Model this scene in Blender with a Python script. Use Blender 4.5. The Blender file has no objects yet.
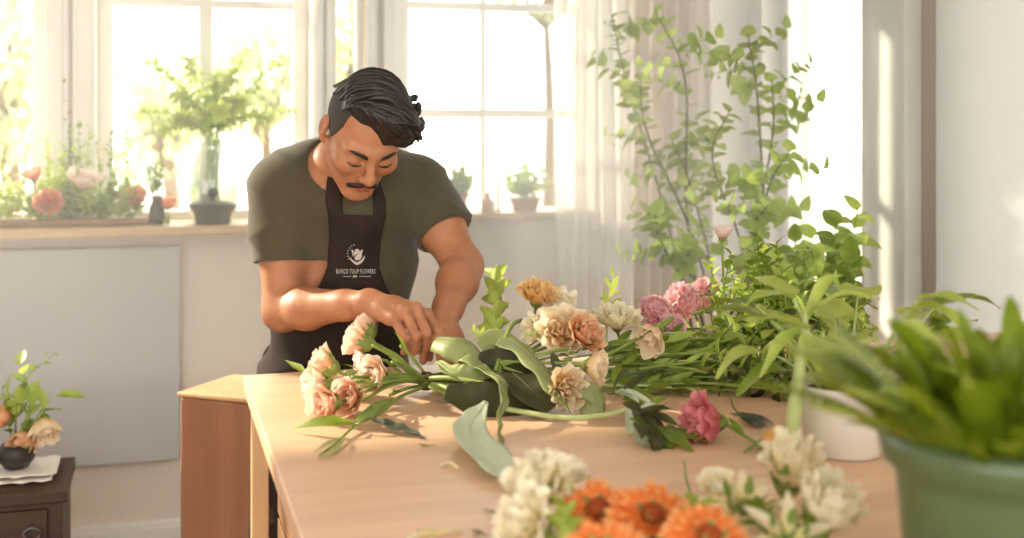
import bpy, bmesh, math, random
import numpy as np
from mathutils import Vector, Matrix, noise
from mathutils.bvhtree import BVHTree

sc = bpy.context.scene
COL = sc.collection
R = math.radians
PI = math.pi
# ---------------------------------------------------------------- camera frame (room axes: X along the window wall, Y into it)
F = 1200.0            # focal length in pixels of the 1024 wide frame
HC = 1.40             # camera height
YH = 131.0            # horizon row
YAW = R(16.5)
CF = Vector((math.sin(YAW), math.cos(YAW), 0))
CR = Vector((math.cos(YAW), -math.sin(YAW), 0))
TZ = 0.90             # bench top height
YW = 4.10             # window wall
XR = 2.15             # right wall


def pj(px, py, D):    # camera-aligned (sideways, away, height)
    return Vector(((px - 512) / F * D, D, HC - (py - YH) / F * D))


def wd(p):            # camera-aligned -> room
    return CR * p[0] + CF * p[1] + Vector((0, 0, p[2]))


def P(px, py, D):
    return wd(pj(px, py, D))


def PH(px, py, h):    # point at height h over the bench
    return P(px, py, (HC - TZ - h) * F / (py - YH))


def XW(px, Y=YW):     # X on the plane Y where the sight line px meets it
    return Y * math.tan(math.atan((px - 512) / F) + YAW)


def PW(px, py, Y=YW):
    x = XW(px, Y)
    D = x * CF.x + Y * CF.y
    return Vector((x, Y, HC - (py - YH) / F * D))


def YR(px, X=XR):
    return X / math.tan(math.atan((px - 512) / F) + YAW)


# ---------------------------------------------------------------- materials
def lin(c):
    return tuple(((x / 255) / 12.92 if x / 255 <= .04045 else ((x / 255 + .055) / 1.055) ** 2.4) for x in c) + (1.0,)


def newmat(name):
    m = bpy.data.materials.new(name)
    m.use_nodes = True
    nt = m.node_tree
    nt.nodes.clear()
    out = nt.nodes.new('ShaderNodeOutputMaterial')
    return m, nt, out


def N(nt, t, **kw):
    n = nt.nodes.new(t)
    for k, v in kw.items():
        if k in n.inputs:
            n.inputs[k].default_value = v
        else:
            setattr(n, k, v)
    return n


def mat(name, c1, c2=None, scale=8.0, rough=.6, spec=.35, stretch=(1, 1, 1), bump=0.0, bscale=None, trans=0.0, metal=0.0,
        ramp=None, tcol=None, detail=4.0, sss=0.0, sheen=0.0, coat=0.0):
    """noise-varied principled surface; trans adds translucency; ramp = [(t, colour)] along the 't' attribute of petals and leaves"""
    m, nt, out = newmat(name)
    L = nt.links
    b = N(nt, 'ShaderNodeBsdfPrincipled')
    b.inputs['Roughness'].default_value = rough
    b.inputs['Specular IOR Level'].default_value = spec
    b.inputs['Metallic'].default_value = metal
    if sss:
        b.inputs['Subsurface Weight'].default_value = sss
        b.inputs['Subsurface Radius'].default_value = (.012, .004, .002)
        b.inputs['Subsurface Scale'].default_value = 1.0
    if sheen:
        b.inputs['Sheen Weight'].default_value = sheen
    if coat:
        b.inputs['Coat Weight'].default_value = coat
    tc = N(nt, 'ShaderNodeTexCoord')
    mp = N(nt, 'ShaderNodeMapping')
    mp.inputs['Scale'].default_value = stretch
    L.new(tc.outputs['Object'], mp.inputs['Vector'])
    nz = N(nt, 'ShaderNodeTexNoise', Scale=scale, Detail=detail, Roughness=.6)
    L.new(mp.outputs[0], nz.inputs['Vector'])
    if c2 is None:
        c2 = tuple(x * .8 for x in c1)
    if ramp:
        at = N(nt, 'ShaderNodeAttribute', attribute_name='t')
        cr = N(nt, 'ShaderNodeValToRGB')
        els = cr.color_ramp.elements
        while len(els) > 1:
            els.remove(els[-1])
        els[0].position = ramp[0][0]
        els[0].color = lin(ramp[0][1])
        for p, c in ramp[1:]:
            e = els.new(p)
            e.color = lin(c)
        L.new(at.outputs['Fac'], cr.inputs['Fac'])
        mx = N(nt, 'ShaderNodeMix', data_type='RGBA', blend_type='MULTIPLY')
        mr = N(nt, 'ShaderNodeMapRange')
        mr.inputs['From Min'].default_value = .3
        mr.inputs['From Max'].default_value = .7
        mr.inputs['To Min'].default_value = .82
        mr.inputs['To Max'].default_value = 1.0
        L.new(nz.outputs['Fac'], mr.inputs['Value'])
        mx.inputs[0].default_value = 1.0
        L.new(cr.outputs['Color'], mx.inputs[6])
        L.new(mr.outputs[0], mx.inputs[7])
        colout = mx.outputs[2]
    else:
        cr = N(nt, 'ShaderNodeValToRGB')
        cr.color_ramp.elements[0].position = .3
        cr.color_ramp.elements[1].position = .7
        cr.color_ramp.elements[0].color = lin(c2)
        cr.color_ramp.elements[1].color = lin(c1)
        L.new(nz.outputs['Fac'], cr.inputs['Fac'])
        colout = cr.outputs['Color']
    L.new(colout, b.inputs['Base Color'])
    if bump:
        nb = N(nt, 'ShaderNodeTexNoise', Scale=bscale or scale * 4, Detail=3.0)
        L.new(mp.outputs[0], nb.inputs['Vector'])
        bp = N(nt, 'ShaderNodeBump', Strength=bump, Distance=.004)
        L.new(nb.outputs['Fac'], bp.inputs['Height'])
        L.new(bp.outputs[0], b.inputs['Normal'])
    if trans:
        tr = N(nt, 'ShaderNodeBsdfTranslucent')
        if tcol:
            tm = N(nt, 'ShaderNodeMix', data_type='RGBA', blend_type='MIX')
            tm.inputs[0].default_value = .6
            L.new(colout, tm.inputs[6])
            tm.inputs[7].default_value = lin(tcol)
            L.new(tm.outputs[2], tr.inputs['Color'])
        else:
            L.new(colout, tr.inputs['Color'])
        ms = N(nt, 'ShaderNodeMixShader')
        ms.inputs[0].default_value = trans
        L.new(b.outputs[0], ms.inputs[1])
        L.new(tr.outputs[0], ms.inputs[2])
        L.new(ms.outputs[0], out.inputs['Surface'])
    else:
        L.new(b.outputs[0], out.inputs['Surface'])
    return m


def glassmat(name, tint=(250, 252, 250), gloss=.06, rough=.02):
    m, nt, out = newmat(name)
    t = N(nt, 'ShaderNodeBsdfTransparent')
    t.inputs['Color'].default_value = lin(tint)
    g = N(nt, 'ShaderNodeBsdfGlossy')
    g.inputs['Roughness'].default_value = rough
    lw = N(nt, 'ShaderNodeLayerWeight', Blend=.25)
    mr = N(nt, 'ShaderNodeMapRange')
    mr.inputs['To Min'].default_value = gloss * .5
    mr.inputs['To Max'].default_value = min(1, gloss * 6)
    nt.links.new(lw.outputs['Facing'], mr.inputs['Value'])
    ms = N(nt, 'ShaderNodeMixShader')
    nt.links.new(mr.outputs[0], ms.inputs[0])
    nt.links.new(t.outputs[0], ms.inputs[1])
    nt.links.new(g.outputs[0], ms.inputs[2])
    nt.links.new(ms.outputs[0], out.inputs['Surface'])
    return m


def woodmat(name, light, dark, axis='X', scale=1.0, rough=.5, coat=0.0):
    m, nt, out = newmat(name)
    L = nt.links
    b = N(nt, 'ShaderNodeBsdfPrincipled')
    b.inputs['Roughness'].default_value = rough
    b.inputs['Specular IOR Level'].default_value = .3
    tc = N(nt, 'ShaderNodeTexCoord')
    mp = N(nt, 'ShaderNodeMapping')
    s = {'X': (1.2, 14, 14), 'Y': (14, 1.2, 14), 'Z': (14, 14, 1.2)}[axis]
    mp.inputs['Scale'].default_value = tuple(x * scale for x in s)
    L.new(tc.outputs['Object'], mp.inputs['Vector'])
    n1 = N(nt, 'ShaderNodeTexNoise', Scale=1.0, Detail=6.0, Roughness=.65, Distortion=.6)
    L.new(mp.outputs[0], n1.inputs['Vector'])
    n2 = N(nt, 'ShaderNodeTexNoise', Scale=1.3, Detail=3.0)
    L.new(tc.outputs['Object'], n2.inputs['Vector'])
    ad = N(nt, 'ShaderNodeMath', operation='MULTIPLY_ADD')
    L.new(n1.outputs['Fac'], ad.inputs[0])
    ad.inputs[1].default_value = .75
    m2 = N(nt, 'ShaderNodeMath', operation='MULTIPLY')
    L.new(n2.outputs['Fac'], m2.inputs[0])
    m2.inputs[1].default_value = .25
    L.new(m2.outputs[0], ad.inputs[2])
    cr = N(nt, 'ShaderNodeValToRGB')
    cr.color_ramp.elements[0].position = .34
    cr.color_ramp.elements[1].position = .62
    cr.color_ramp.elements[0].color = lin(dark)
    cr.color_ramp.elements[1].color = lin(light)
    L.new(ad.outputs[0], cr.inputs['Fac'])
    L.new(cr.outputs['Color'], b.inputs['Base Color'])
    bp = N(nt, 'ShaderNodeBump', Strength=.08, Distance=.002)
    L.new(n1.outputs['Fac'], bp.inputs['Height'])
    L.new(bp.outputs[0], b.inputs['Normal'])
    L.new(b.outputs[0], out.inputs['Surface'])
    return m


# ---------------------------------------------------------------- mesh builder
class MB:
    def __init__(self):
        self.v, self.f, self.t, self.m = [], [], [], []

    def add(self, vs, fs, ts=None, m=0):
        o = len(self.v)
        self.v += [tuple(x) for x in vs]
        self.f += [tuple(i + o for i in q) for q in fs]
        self.t += list(ts) if ts is not None else [0.0] * len(vs)
        self.m += [m] * len(fs)

    def box(self, a, b, rot=0.0, m=0):
        a, b = Vector(a), Vector(b)
        c = (a + b) / 2
        vs = []
        for x in (a.x, b.x):
            for y in (a.y, b.y):
                for z in (a.z, b.z):
                    p = Vector((x, y, z)) - c
                    p.rotate(Matrix.Rotation(rot, 3, 'Z'))
                    vs.append(p + c)
        self.add(vs, [(0, 1, 3, 2), (4, 6, 7, 5), (0, 4, 5, 1), (2, 3, 7, 6), (0, 2, 6, 4), (1, 5, 7, 3)], m=m)

    def grid(self, rows, ts=None, m=0, wrap=False):
        nv, nu = len(rows), len(rows[0])
        vs = [p for r in rows for p in r]
        fs = []
        for j in range(nv - 1):
            for i in range(nu if wrap else nu - 1):
                k = (i + 1) % nu
                fs.append((j * nu + i, j * nu + k, (j + 1) * nu + k, (j + 1) * nu + i))
        self.add(vs, fs, ts, m)

    def tube(self, pts, rad, seg=8, cap=True, m=0, flat=None):
        pts = [Vector(p) for p in pts]
        n = len(pts)
        if not hasattr(rad, '__len__'):
            rad = [rad] * n
        rows = []
        up = None
        for i, p in enumerate(pts):
            d = (pts[min(i + 1, n - 1)] - pts[max(i - 1, 0)]).normalized()
            if up is None:
                up = Vector((0, 0, 1)) if abs(d.z) < .9 else Vector((1, 0, 0))
            s = d.cross(up).normalized()
            up = s.cross(d).normalized()
            rows.append([p + (s * math.cos(a) + up * math.sin(a)) * rad[i] for a in [2 * PI * k / seg for k in range(seg)]])
        ts = [i / (n - 1) for i in range(n) for _ in range(seg)]
        o = len(self.v)
        self.grid(rows, ts, m, wrap=True)
        if cap:
            self.f.append(tuple(o + k for k in range(seg))[::-1])
            self.f.append(tuple(o + (n - 1) * seg + k for k in range(seg)))
            self.m += [m, m]

    def lathe(self, prof, c=(0, 0, 0), seg=40, m=0, M=None):
        rows = []
        for r_, z in prof:
            row = []
            for k in range(seg):
                a = 2 * PI * k / seg
                p = Vector((r_ * math.cos(a), r_ * math.sin(a), z))
                if M is not None:
                    p = M @ p
                row.append(p + Vector(c))
            rows.append(row)
        self.grid(rows, None, m, wrap=True)

    def sphere(self, c, r, seg=12, rings=8, sc_=(1, 1, 1), M=None, m=0):
        rows = []
        for j in range(rings + 1):
            th = PI * j / rings
            row = []
            for k in range(seg):
                a = 2 * PI * k / seg
                p = Vector((math.sin(th) * math.cos(a) * r * sc_[0], math.sin(th) * math.sin(a) * r * sc_[1], -math.cos(th) * r * sc_[2]))
                if M is not None:
                    p = M @ p
                row.append(p + Vector(c))
            rows.append(row)
        self.grid(rows, None, m, wrap=True)

    def build(self, name, mats, parent=None, smooth=True, bevel=0.0, org=None, solid=0.0, subsurf=0):
        me = bpy.data.meshes.new(name)
        o0 = Vector(parent_org(parent)) if parent is not None else (Vector(org) if org is not None else Vector((0, 0, 0)))
        me.from_pydata([(x - o0.x, y - o0.y, z - o0.z) for x, y, z in self.v], [], self.f)
        a = me.attributes.new('t', 'FLOAT', 'POINT')
        a.data.foreach_set('value', self.t)
        mats = mats if isinstance(mats, (list, tuple)) else [mats]
        for mm in mats:
            me.materials.append(mm)
        me.polygons.foreach_set('material_index', self.m)
        me.polygons.foreach_set('use_smooth', [smooth] * len(me.polygons))
        me.update()
        ob = bpy.data.objects.new(name, me)
        COL.objects.link(ob)
        if parent is not None:
            ob.parent = parent
        else:
            ob.location = o0
        if bevel:
            md = ob.modifiers.new('bevel', 'BEVEL')
            md.width = bevel
            md.segments = 3
            md.limit_method = 'ANGLE'
            md.angle_limit = R(40)
            md.harden_normals = False
            me.polygons.foreach_set('use_smooth', [True] * len(me.polygons))
            try:
                me.set_sharp_from_angle(angle=R(60))
            except Exception:
                pass
        if solid:
            md = ob.modifiers.new('solid', 'SOLIDIFY')
            md.thickness = solid
            md.offset = 0
        if subsurf:
            md = ob.modifiers.new('sub', 'SUBSURF')
            md.levels = md.render_levels = subsurf
        return ob


def parent_org(o):
    p = Vector((0, 0, 0))
    while o is not None:
        p += o.location
        o = o.parent
    return p


def tag(o, label=None, cat=None, group=None, kind=None):
    if label:
        o['label'] = label
    if cat:
        o['category'] = cat
    if group:
        o['group'] = group
    if kind:
        o['kind'] = kind
    return o


def thing(name, loc, label=None, cat=None, group=None, kind=None):
    o = bpy.data.objects.new(name, None)
    o.empty_display_size = .05
    COL.objects.link(o)
    o.location = loc
    return tag(o, label, cat, group, kind)


def copy_tree(o, parent=None):
    c = o.copy()
    COL.objects.link(c)
    c.parent = parent
    for ch in list(o.children):
        copy_tree(ch, c)
    return c


def bez(pts, n=16):
    """smooth curve through the points (Catmull-Rom)"""
    pts = [Vector(p) for p in pts]
    if len(pts) == 2:
        return [pts[0].lerp(pts[1], i / n) for i in range(n + 1)]
    ex = [pts[0] * 2 - pts[1]] + pts + [pts[-1] * 2 - pts[-2]]
    out = []
    m = len(pts) - 1
    for i in range(n + 1):
        t = i / n * m
        k = min(int(t), m - 1)
        u = t - k
        a, b, c, d = ex[k:k + 4]
        out.append(.5 * ((2 * b) + (c - a) * u + (2 * a - 5 * b + 4 * c - d) * u * u + (3 * b - a - 3 * c + d) * u ** 3))
    return out


def interp(xs, n):
    out = []
    for i in range(n + 1):
        t = i / n * (len(xs) - 1)
        k = min(int(t), len(xs) - 2)
        out.append(xs[k] + (xs[k + 1] - xs[k]) * (t - k))
    return out


# ---------------------------------------------------------------- leaves and petals
PROF = {
    'lance': lambda v: max(.0, math.sin(PI * min(1, v ** .8))) ** .85 + .02,
    'ovate': lambda v: max(.0, math.sin(PI * v ** .65)) ** .75 + .03,
    'strap': lambda v: min(1, .35 + 2.5 * v) * (max(0, 1 - v ** 6)) ** .5 + .02,
    'petal': lambda v: (.25 + .75 * math.sin(PI * .5 * min(1, v * 1.5))) * max(0.03, 1 - v ** 5) ** .5,
    'heart': lambda v: max(.0, math.sin(PI * v ** .5)) ** .7 + .02,
}


def leaf(mb, base, d, n, L, W, bend=.4, fold=.25, wave=0.0, nv=8, nu=2, prof='lance', rng=random, twist=0.0, m=0):
    d = Vector(d).normalized()
    n = Vector(n)
    n = (n - d * n.dot(d))
    if n.length < 1e-5:
        n = d.orthogonal()
    n.normalize()
    s = d.cross(n).normalized()
    p = Vector(base)
    rows, ts = [], []
    pf = PROF[prof]
    ph = rng.random() * 6.28
    st = L / nv
    for j in range(nv + 1):
        v = j / nv
        w = W * .5 * pf(v)
        tw = twist * v
        s2 = s * math.cos(tw) + n * math.sin(tw)
        n2 = n * math.cos(tw) - s * math.sin(tw)
        row = []
        for i in range(-nu, nu + 1):
            u = i / nu
            q = p + s2 * (u * w) + n2 * (fold * w * abs(u) ** 1.5 + wave * W * math.sin(v * 9 + ph + (2 if u > 0 else 0)) * abs(u))
            row.append(q)
            ts.append(v)
        rows.append(row)
        ca, sa = math.cos(bend / nv), math.sin(bend / nv)
        d, n = d * ca - n * sa, n * ca + d * sa
        p = p + d * st
    mb.grid(rows, ts, m)


def ribbon(mb, cen, wid, nrm, nv=24, nu=3, cup=.2, wave=0.0, seed=0):
    """broad leaf along a given centre line; nrm is a list of surface normals along it; cup lifts the edges"""
    c = bez(cen, nv)
    w = interp(wid, nv)
    nn = [Vector((interp([x[0] for x in nrm], nv)[i], interp([x[1] for x in nrm], nv)[i], interp([x[2] for x in nrm], nv)[i])) for i in range(nv + 1)]
    cu = interp(cup if hasattr(cup, '__len__') else [cup, cup], nv)
    rows, ts = [], []
    for j in range(nv + 1):
        d = (c[min(j + 1, nv)] - c[max(j - 1, 0)]).normalized()
        n = (nn[j] - d * nn[j].dot(d)).normalized()
        s = d.cross(n)
        row = []
        for i in range(-nu, nu + 1):
            u = i / nu
            a = cu[j] * u          # bend of the section as an arc
            if abs(cu[j]) > 1e-3:
                rr = w[j] * .5 / cu[j]
                q = c[j] + s * (math.sin(a) * rr) + n * ((1 - math.cos(a)) * rr)
            else:
                q = c[j] + s * (u * w[j] * .5)
            q = q + n * (wave * math.sin(j * .9 + seed + u * 2.2) * abs(u))
            row.append(q)
            ts.append(abs(u))
        rows.append(row)
    mb.grid(rows, ts)


def frame(d, up=(0, 0, 1)):
    """rotation whose Z axis is d"""
    z = Vector(d).normalized()
    u = Vector(up)
    x = u.cross(z)
    if x.length < 1e-4:
        x = Vector((1, 0, 0)).cross(z)
    x.normalize()
    y = z.cross(x)
    return Matrix((x, y, z)).transposed()


def cup_bloom(mb, c, d, Rad, H, layers, rng, ruf=.08, nu=8, nv=7):
    """layers: (count, radius factor, height factor, half angle, curl out, tip pointedness)"""
    M = frame(d)
    for (n, rf, hf, half, curl, tip) in layers:
        off = rng.random() * 6.28
        for k in range(n):
            th0 = off + 2 * PI * k / n + rng.uniform(-.12, .12)
            rr = Rad * rf * rng.uniform(.9, 1.08)
            hh = H * hf * rng.uniform(.92, 1.06)
            ph, fq = rng.random() * 6.28, rng.uniform(5, 8)
            cu = curl * rng.uniform(.7, 1.3)
            rows, ts = [], []
            for j in range(nv + 1):
                v0 = j / nv
                row = []
                wv = half * (.35 + .65 * math.sin(PI * .5 * min(1, v0 * 1.35)))
                for i in range(-nu, nu + 1):
                    u = i / nu
                    v = v0 * (1 - tip * u * u)
                    th = th0 + u * wv
                    rho = rr * (math.sin(min(1, v * 1.15) * PI / 2) ** .75) * (1 + .1 * u * u) + rr * cu * v ** 4
                    z = hh * (v ** 1.1) - hh * cu * .45 * v ** 4
                    wob = ruf * Rad * v ** 2.5
                    rho += wob * math.sin(fq * u + ph)
                    z += wob * .8 * math.cos(fq * 1.2 * u + ph * 2)
                    row.append(M @ Vector((rho * math.cos(th), rho * math.sin(th), z)) + Vector(c))
                    ts.append(v0)
                rows.append(row)
            mb.grid(rows, ts)


def ray_bloom(mb, c, d, Rad, layers, rng, nv=5, droop=.5, prof='petal', up0=.3, fold=.2, z0=0.0):
    """daisy-like: layers of (count, length factor, width factor, lift angle)"""
    M = frame(d)
    for li, (n, lf, wf, lift) in enumerate(layers):
        off = rng.random() * 6.28
        for k in range(n):
            a = off + 2 * PI * k / n + rng.uniform(-.07, .07)
            ll = lift + rng.uniform(-.08, .08)
            dd = M @ Vector((math.cos(a) * math.cos(ll), math.sin(a) * math.cos(ll), math.sin(ll)))
            nn = M @ Vector((-math.cos(a) * math.sin(ll), -math.sin(a) * math.sin(ll), math.cos(ll)))
            b = Vector(c) + M @ Vector((math.cos(a) * Rad * .12, math.sin(a) * Rad * .12, z0))
            leaf(mb, b, dd, nn, Rad * lf * rng.uniform(.92, 1.05), Rad * wf * rng.uniform(.9, 1.1), bend=droop * rng.uniform(.6, 1.3), fold=fold, nv=nv, nu=1, prof=prof, rng=rng)


def floret_cluster(mb, c, d, rx, rz, n, fr, rng, npet=5):
    """many small ruffled florets covering an ellipsoid with axis d"""
    M = frame(d)
    for k in range(n):
        z = 1 - 2 * (k + .5) / n
        a = k * 2.39996 + rng.uniform(-.2, .2)
        s = math.sqrt(max(0, 1 - z * z))
        q = Vector((s * math.cos(a), s * math.sin(a), z))
        p = Vector(c) + M @ Vector((q.x * rx, q.y * rx, q.z * rz)) * rng.uniform(.86, 1.08)
        nd = (M @ Vector((q.x / rx, q.y / rx, q.z / rz))).normalized()
        nd = (nd + Vector((rng.uniform(-.35, .35), rng.uniform(-.35, .35), rng.uniform(-.2, .4)))).normalized()
        cup_bloom(mb, p - nd * fr * .4, nd, fr * rng.uniform(.8, 1.15), fr * .8, [(npet, 1.0, .8, .75, .35, .15), (3, .5, .9, .9, .1, .1)], rng, ruf=.22, nu=2, nv=3)


def stem_tube(mb, pts, r0=.0028, r1=.0022, n=14, seg=7):
    c = bez(pts, n)
    mb.tube(c, [r0 + (r1 - r0) * i / n for i in range(n + 1)], seg)
    return c


def calyx(mb, c, d, r, h, rng, n=5):
    M = frame(d)
    prof = [(.0022, -h * .5), (r * .42, -h * .3), (r * .62, 0), (r * .66, h * .25)]
    mb.lathe(prof, c, 10, M=M)
    for k in range(n):
        a = 2 * PI * k / n + rng.uniform(-.2, .2)
        o = M @ Vector((math.cos(a) * r * .55, math.sin(a) * r * .55, 0))
        dd = M @ Vector((math.cos(a) * .45, math.sin(a) * .45, 1))
        leaf(mb, Vector(c) + o, dd, o, h * 1.7, r * .55, bend=-.3 + rng.uniform(0, .9), nv=4, nu=1, rng=rng)


def sprig_leaves(mb, curve, n, L, W, rng, start=.15, spread=1.0, prof='lance', bend=.5, upb=.3, nv=5, nu=1, fold=.25, taper=.4):
    m = len(curve) - 1
    for k in range(n):
        t = start + (1 - start) * (k + .5) / n
        i = min(int(t * m), m - 1)
        p = curve[i].lerp(curve[i + 1], t * m - i)
        d = (curve[i + 1] - curve[i]).normalized()
        a = k * 2.4 + rng.uniform(-.4, .4)
        M = frame(d)
        o = M @ Vector((math.cos(a), math.sin(a), 0))
        dd = (d * .75 + o * spread + Vector((0, 0, upb))).normalized()
        sc2 = (1 - taper * t) * rng.uniform(.75, 1.2)
        leaf(mb, p, dd, d + Vector((0, 0, .4)), L * sc2, W * sc2, bend=bend * rng.uniform(.3, 1.5), fold=fold, nv=nv, nu=nu, prof=prof, rng=rng)
# ================================================================ materials
M = {}
M['wall'] = mat('painted_plaster', (232, 222, 211), (226, 215, 203), scale=2.5, rough=.85, spec=.2, bump=.03, bscale=120)
M['wall_side'] = mat('painted_plaster_reveal_shade', (206, 196, 184), (198, 187, 174), scale=2.5, rough=.85, spec=.2)  # beige-grey puts the shade of the reveal beside the pier into the paint
M['white'] = mat('white_gloss_paint', (238, 237, 233), (232, 230, 226), scale=3, rough=.4, spec=.4)
M['panel'] = mat('grey_panel_paint', (196, 196, 195), (190, 190, 189), scale=3, rough=.5)
M['ceil'] = mat('ceiling_paint', (238, 236, 230), scale=3, rough=.9)
M['floor'] = woodmat('floor_boards', (150, 118, 88), (120, 90, 64), 'X', rough=.45)
M['sill'] = woodmat('sill_wood', (214, 184, 148), (190, 158, 120), 'X', rough=.45)
M['bench'] = woodmat('bench_maple', (230, 194, 162), (208, 170, 138), 'X', scale=.8, rough=.42)
M['bench_y'] = woodmat('bench_edge_maple', (216, 174, 128), (194, 150, 106), 'Y', rough=.5)
M['bench_z'] = woodmat('bench_leg_maple', (214, 174, 130), (190, 150, 108), 'Z', rough=.5)
M['box'] = woodmat('box_beech', (160, 112, 82), (134, 92, 66), 'Z', scale=.6, rough=.55)
M['crate'] = woodmat('crate_pine', (150, 110, 76), (118, 82, 54), 'Y', rough=.6)
M['dark_wood'] = woodmat('dark_walnut', (76, 55, 40), (54, 38, 28), 'X', rough=.5)
M['glass'] = glassmat('window_glass')
M['vase_glass'] = glassmat('vase_glass', (248, 250, 247), gloss=.22)
m_, nt_, out_ = newmat('frosted_white_glass')
d_ = N(nt_, 'ShaderNodeBsdfPrincipled', Roughness=.5); d_.inputs['Base Color'].default_value = (.86, .86, .84, 1)
t_ = N(nt_, 'ShaderNodeBsdfTranslucent'); t_.inputs['Color'].default_value = (.42, .42, .41, 1)
x_ = N(nt_, 'ShaderNodeMixShader'); x_.inputs[0].default_value = .6
nt_.links.new(d_.outputs[0], x_.inputs[1]); nt_.links.new(t_.outputs[0], x_.inputs[2]); nt_.links.new(x_.outputs[0], out_.inputs['Surface'])
M['frosted'] = m_
M['lawn'] = mat('pale_gravel', (214, 208, 190), (200, 196, 176), scale=3, rough=.9)

# ================================================================ setting
sill_z = PW(150, 222).z


def struct(mb, name, m, parent=None, **kw):
    o = mb.build(name, m, parent, **kw)
    if parent is None:
        tag(o, kind='structure')
    return o


b = MB(); b.box((-3.4, -3.0, -.12), (XR + .25, YW + .3, 0)); struct(b, 'floor', M['floor'], smooth=False)
b = MB(); b.box((-3.4, -.7, 2.75), (XR + .25, YW + .3, 2.9)); struct(b, 'ceiling', M['ceil'], smooth=False)
b = MB(); b.box((-3.4, -1.0, 0), (-3.25, YW, 2.75)); struct(b, 'wall_left', M['wall'], smooth=False)

TH = .22
HEAD = 2.45
# openings of the window wall: (x0, x1)
OPEN = [(-2.55, XW(46)), (XW(96), XW(311)), (XW(334), XW(366)), (XW(404), XW(592))]
b = MB()
b.box((-3.25, YW, 0), (XR + .2, YW + TH, sill_z - .02))
b.box((-3.25, YW, HEAD), (XR + .2, YW + TH, 2.75))
xs = [-3.25] + [x for o in OPEN for x in o] + [XR + .2]
for i in range(0, len(xs), 2):
    b.box((xs[i], YW, sill_z - .02), (xs[i + 1], YW + TH, HEAD))
struct(b, 'wall_back', M['wall'], smooth=False)

GLZ = {}


def window(n, x0, x1, vbars, hbars, fw=.045, cl=.07, cr=.07):
    z0, z1 = sill_z - .02, HEAD
    t = thing('window_%d' % n, (x0, YW + .1, z0), kind='structure')
    y0, y1 = YW + .08, YW + .14
    f = MB()
    f.box((x0, y0, z0), (x0 + fw, y1, z1)); f.box((x1 - fw, y0, z0), (x1, y1, z1))
    f.box((x0 + fw, y0, z0), (x1 - fw, y1, z0 + fw)); f.box((x0 + fw, y0, z1 - fw), (x1 - fw, y1, z1))
    for x, w in vbars:
        f.box((x - w / 2, y0 + .01, z0 + fw), (x + w / 2, y1 - .01, z1 - fw))
    for z, w in hbars:
        f.box((x0 + fw, y0 + .012, z - w / 2), (x1 - fw, y1 - .012, z + w / 2))
    f.build('window_frame', M['white'], t, smooth=False, bevel=.004)
    g = MB(); g.box((x0 + fw * .6, YW + .105, z0 + fw * .6), (x1 - fw * .6, YW + .111, z1 - fw * .6))
    g.build('window_pane', M['glass'], t, smooth=False)
    c = MB()
    # casing round the opening, standing a little off the wall
    for xa, xb in ((x0 - cl, x0), (x1, x1 + cr)):
        c.box((xa, YW - .025, z0 + .02), (xb, YW, z1)); c.box((xa + (xb - xa) * .2, YW - .036, z0 + .02), (xb - (xb - xa) * .25, YW - .025, z1))
    c.box((x0 - cl, YW - .03, z1), (x1 + cr, YW, z1 + .09))
    c.build('window_casing', M['white'], t, smooth=False, bevel=.004)
    return t


window(1, OPEN[0][0], OPEN[0][1], [(-1.5, .03)], [(1.95, .03)], fw=.05)
window(2, OPEN[1][0], OPEN[1][1], [(XW(207), .045)], [(PW(258, 2).z, .03)], fw=.05, cr=.042)
window(3, OPEN[2][0], OPEN[2][1], [], [(1.95, .02)], fw=.02, cl=.03, cr=.04)
window(4, OPEN[3][0], OPEN[3][1], [(XW(490), .02)], [(PW(490, 113).z, .032), (PW(490, 4).z, .03)], fw=.035)

# sill boards
b = MB(); b.box((-2.9, YW - .22, sill_z - .03), (XW(330), YW + .085, sill_z))
struct(b, 'trim_1', M['sill'], smooth=False, bevel=.006)
b = MB(); b.box((XW(385), YW - .12, sill_z - .012), (XW(600), YW + .085, sill_z + .014))
struct(b, 'trim_2', M['sill'], smooth=False, bevel=.006)
# moulding between the side light and the right window
b = MB()
for px, w in ((388, .022),):
    x = XW(px); b.box((x - w, YW - .05, sill_z + .0), (x + w, YW, HEAD))
struct(b, 'trim_3', M['white'], smooth=False, bevel=.006)
b = MB(); b.box((-3.25, YW - .02, 0), (XR, YW, .11)); b.box((-3.25, YW - .014, .11), (XR, YW, .125))
struct(b, 'baseboard_back', M['white'], smooth=False, bevel=.004)

# flat panel on the wall below the left sill
x1 = XW(180, YW - .05); zb = PW(178, 460, YW - .05).z
p = thing('wall_panel', ((-1.3 + x1) / 2, YW, zb), 'wide flat pale grey panel mounted on the wall under the left window sill', 'panel')
b = MB(); b.box((-1.4, YW - .05, zb), (x1, YW - .002, sill_z - .075)); b.build('panel_face', M['panel'], p, smooth=False, bevel=.006)

# right wall with its window, pier and door
ya, yb_ = YR(861), YW - .1
b = MB()
b.box((XR, -1.5, 0), (XR + .2, 1.78, 2.75)); b.box((XR, 1.78, 2.2), (XR + .2, 2.86, 2.75)); b.box((XR, 2.86, 0), (XR + .2, ya, 2.75)); b.box((XR, ya, 0), (XR + .2, yb_, .75)); b.box((XR, ya, HEAD), (XR + .2, yb_, 2.75)); b.box((XR, yb_, 0), (XR + .2, YW + TH, 2.75))
struct(b, 'wall_right', M['wall_side'], smooth=False)
t = thing('window_5', (XR + .1, ya, .75), kind='structure')
f = MB()
f.box((XR + .08, ya, .75), (XR + .13, ya + .05, HEAD)); f.box((XR + .08, yb_ - .05, .75), (XR + .13, yb_, HEAD))
f.box((XR + .08, ya + .05, .75), (XR + .13, yb_ - .05, .80)); f.box((XR + .08, ya + .05, HEAD - .05), (XR + .13, yb_ - .05, HEAD))
f.build('window_frame', M['white'], t, smooth=False, bevel=.004)
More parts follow.
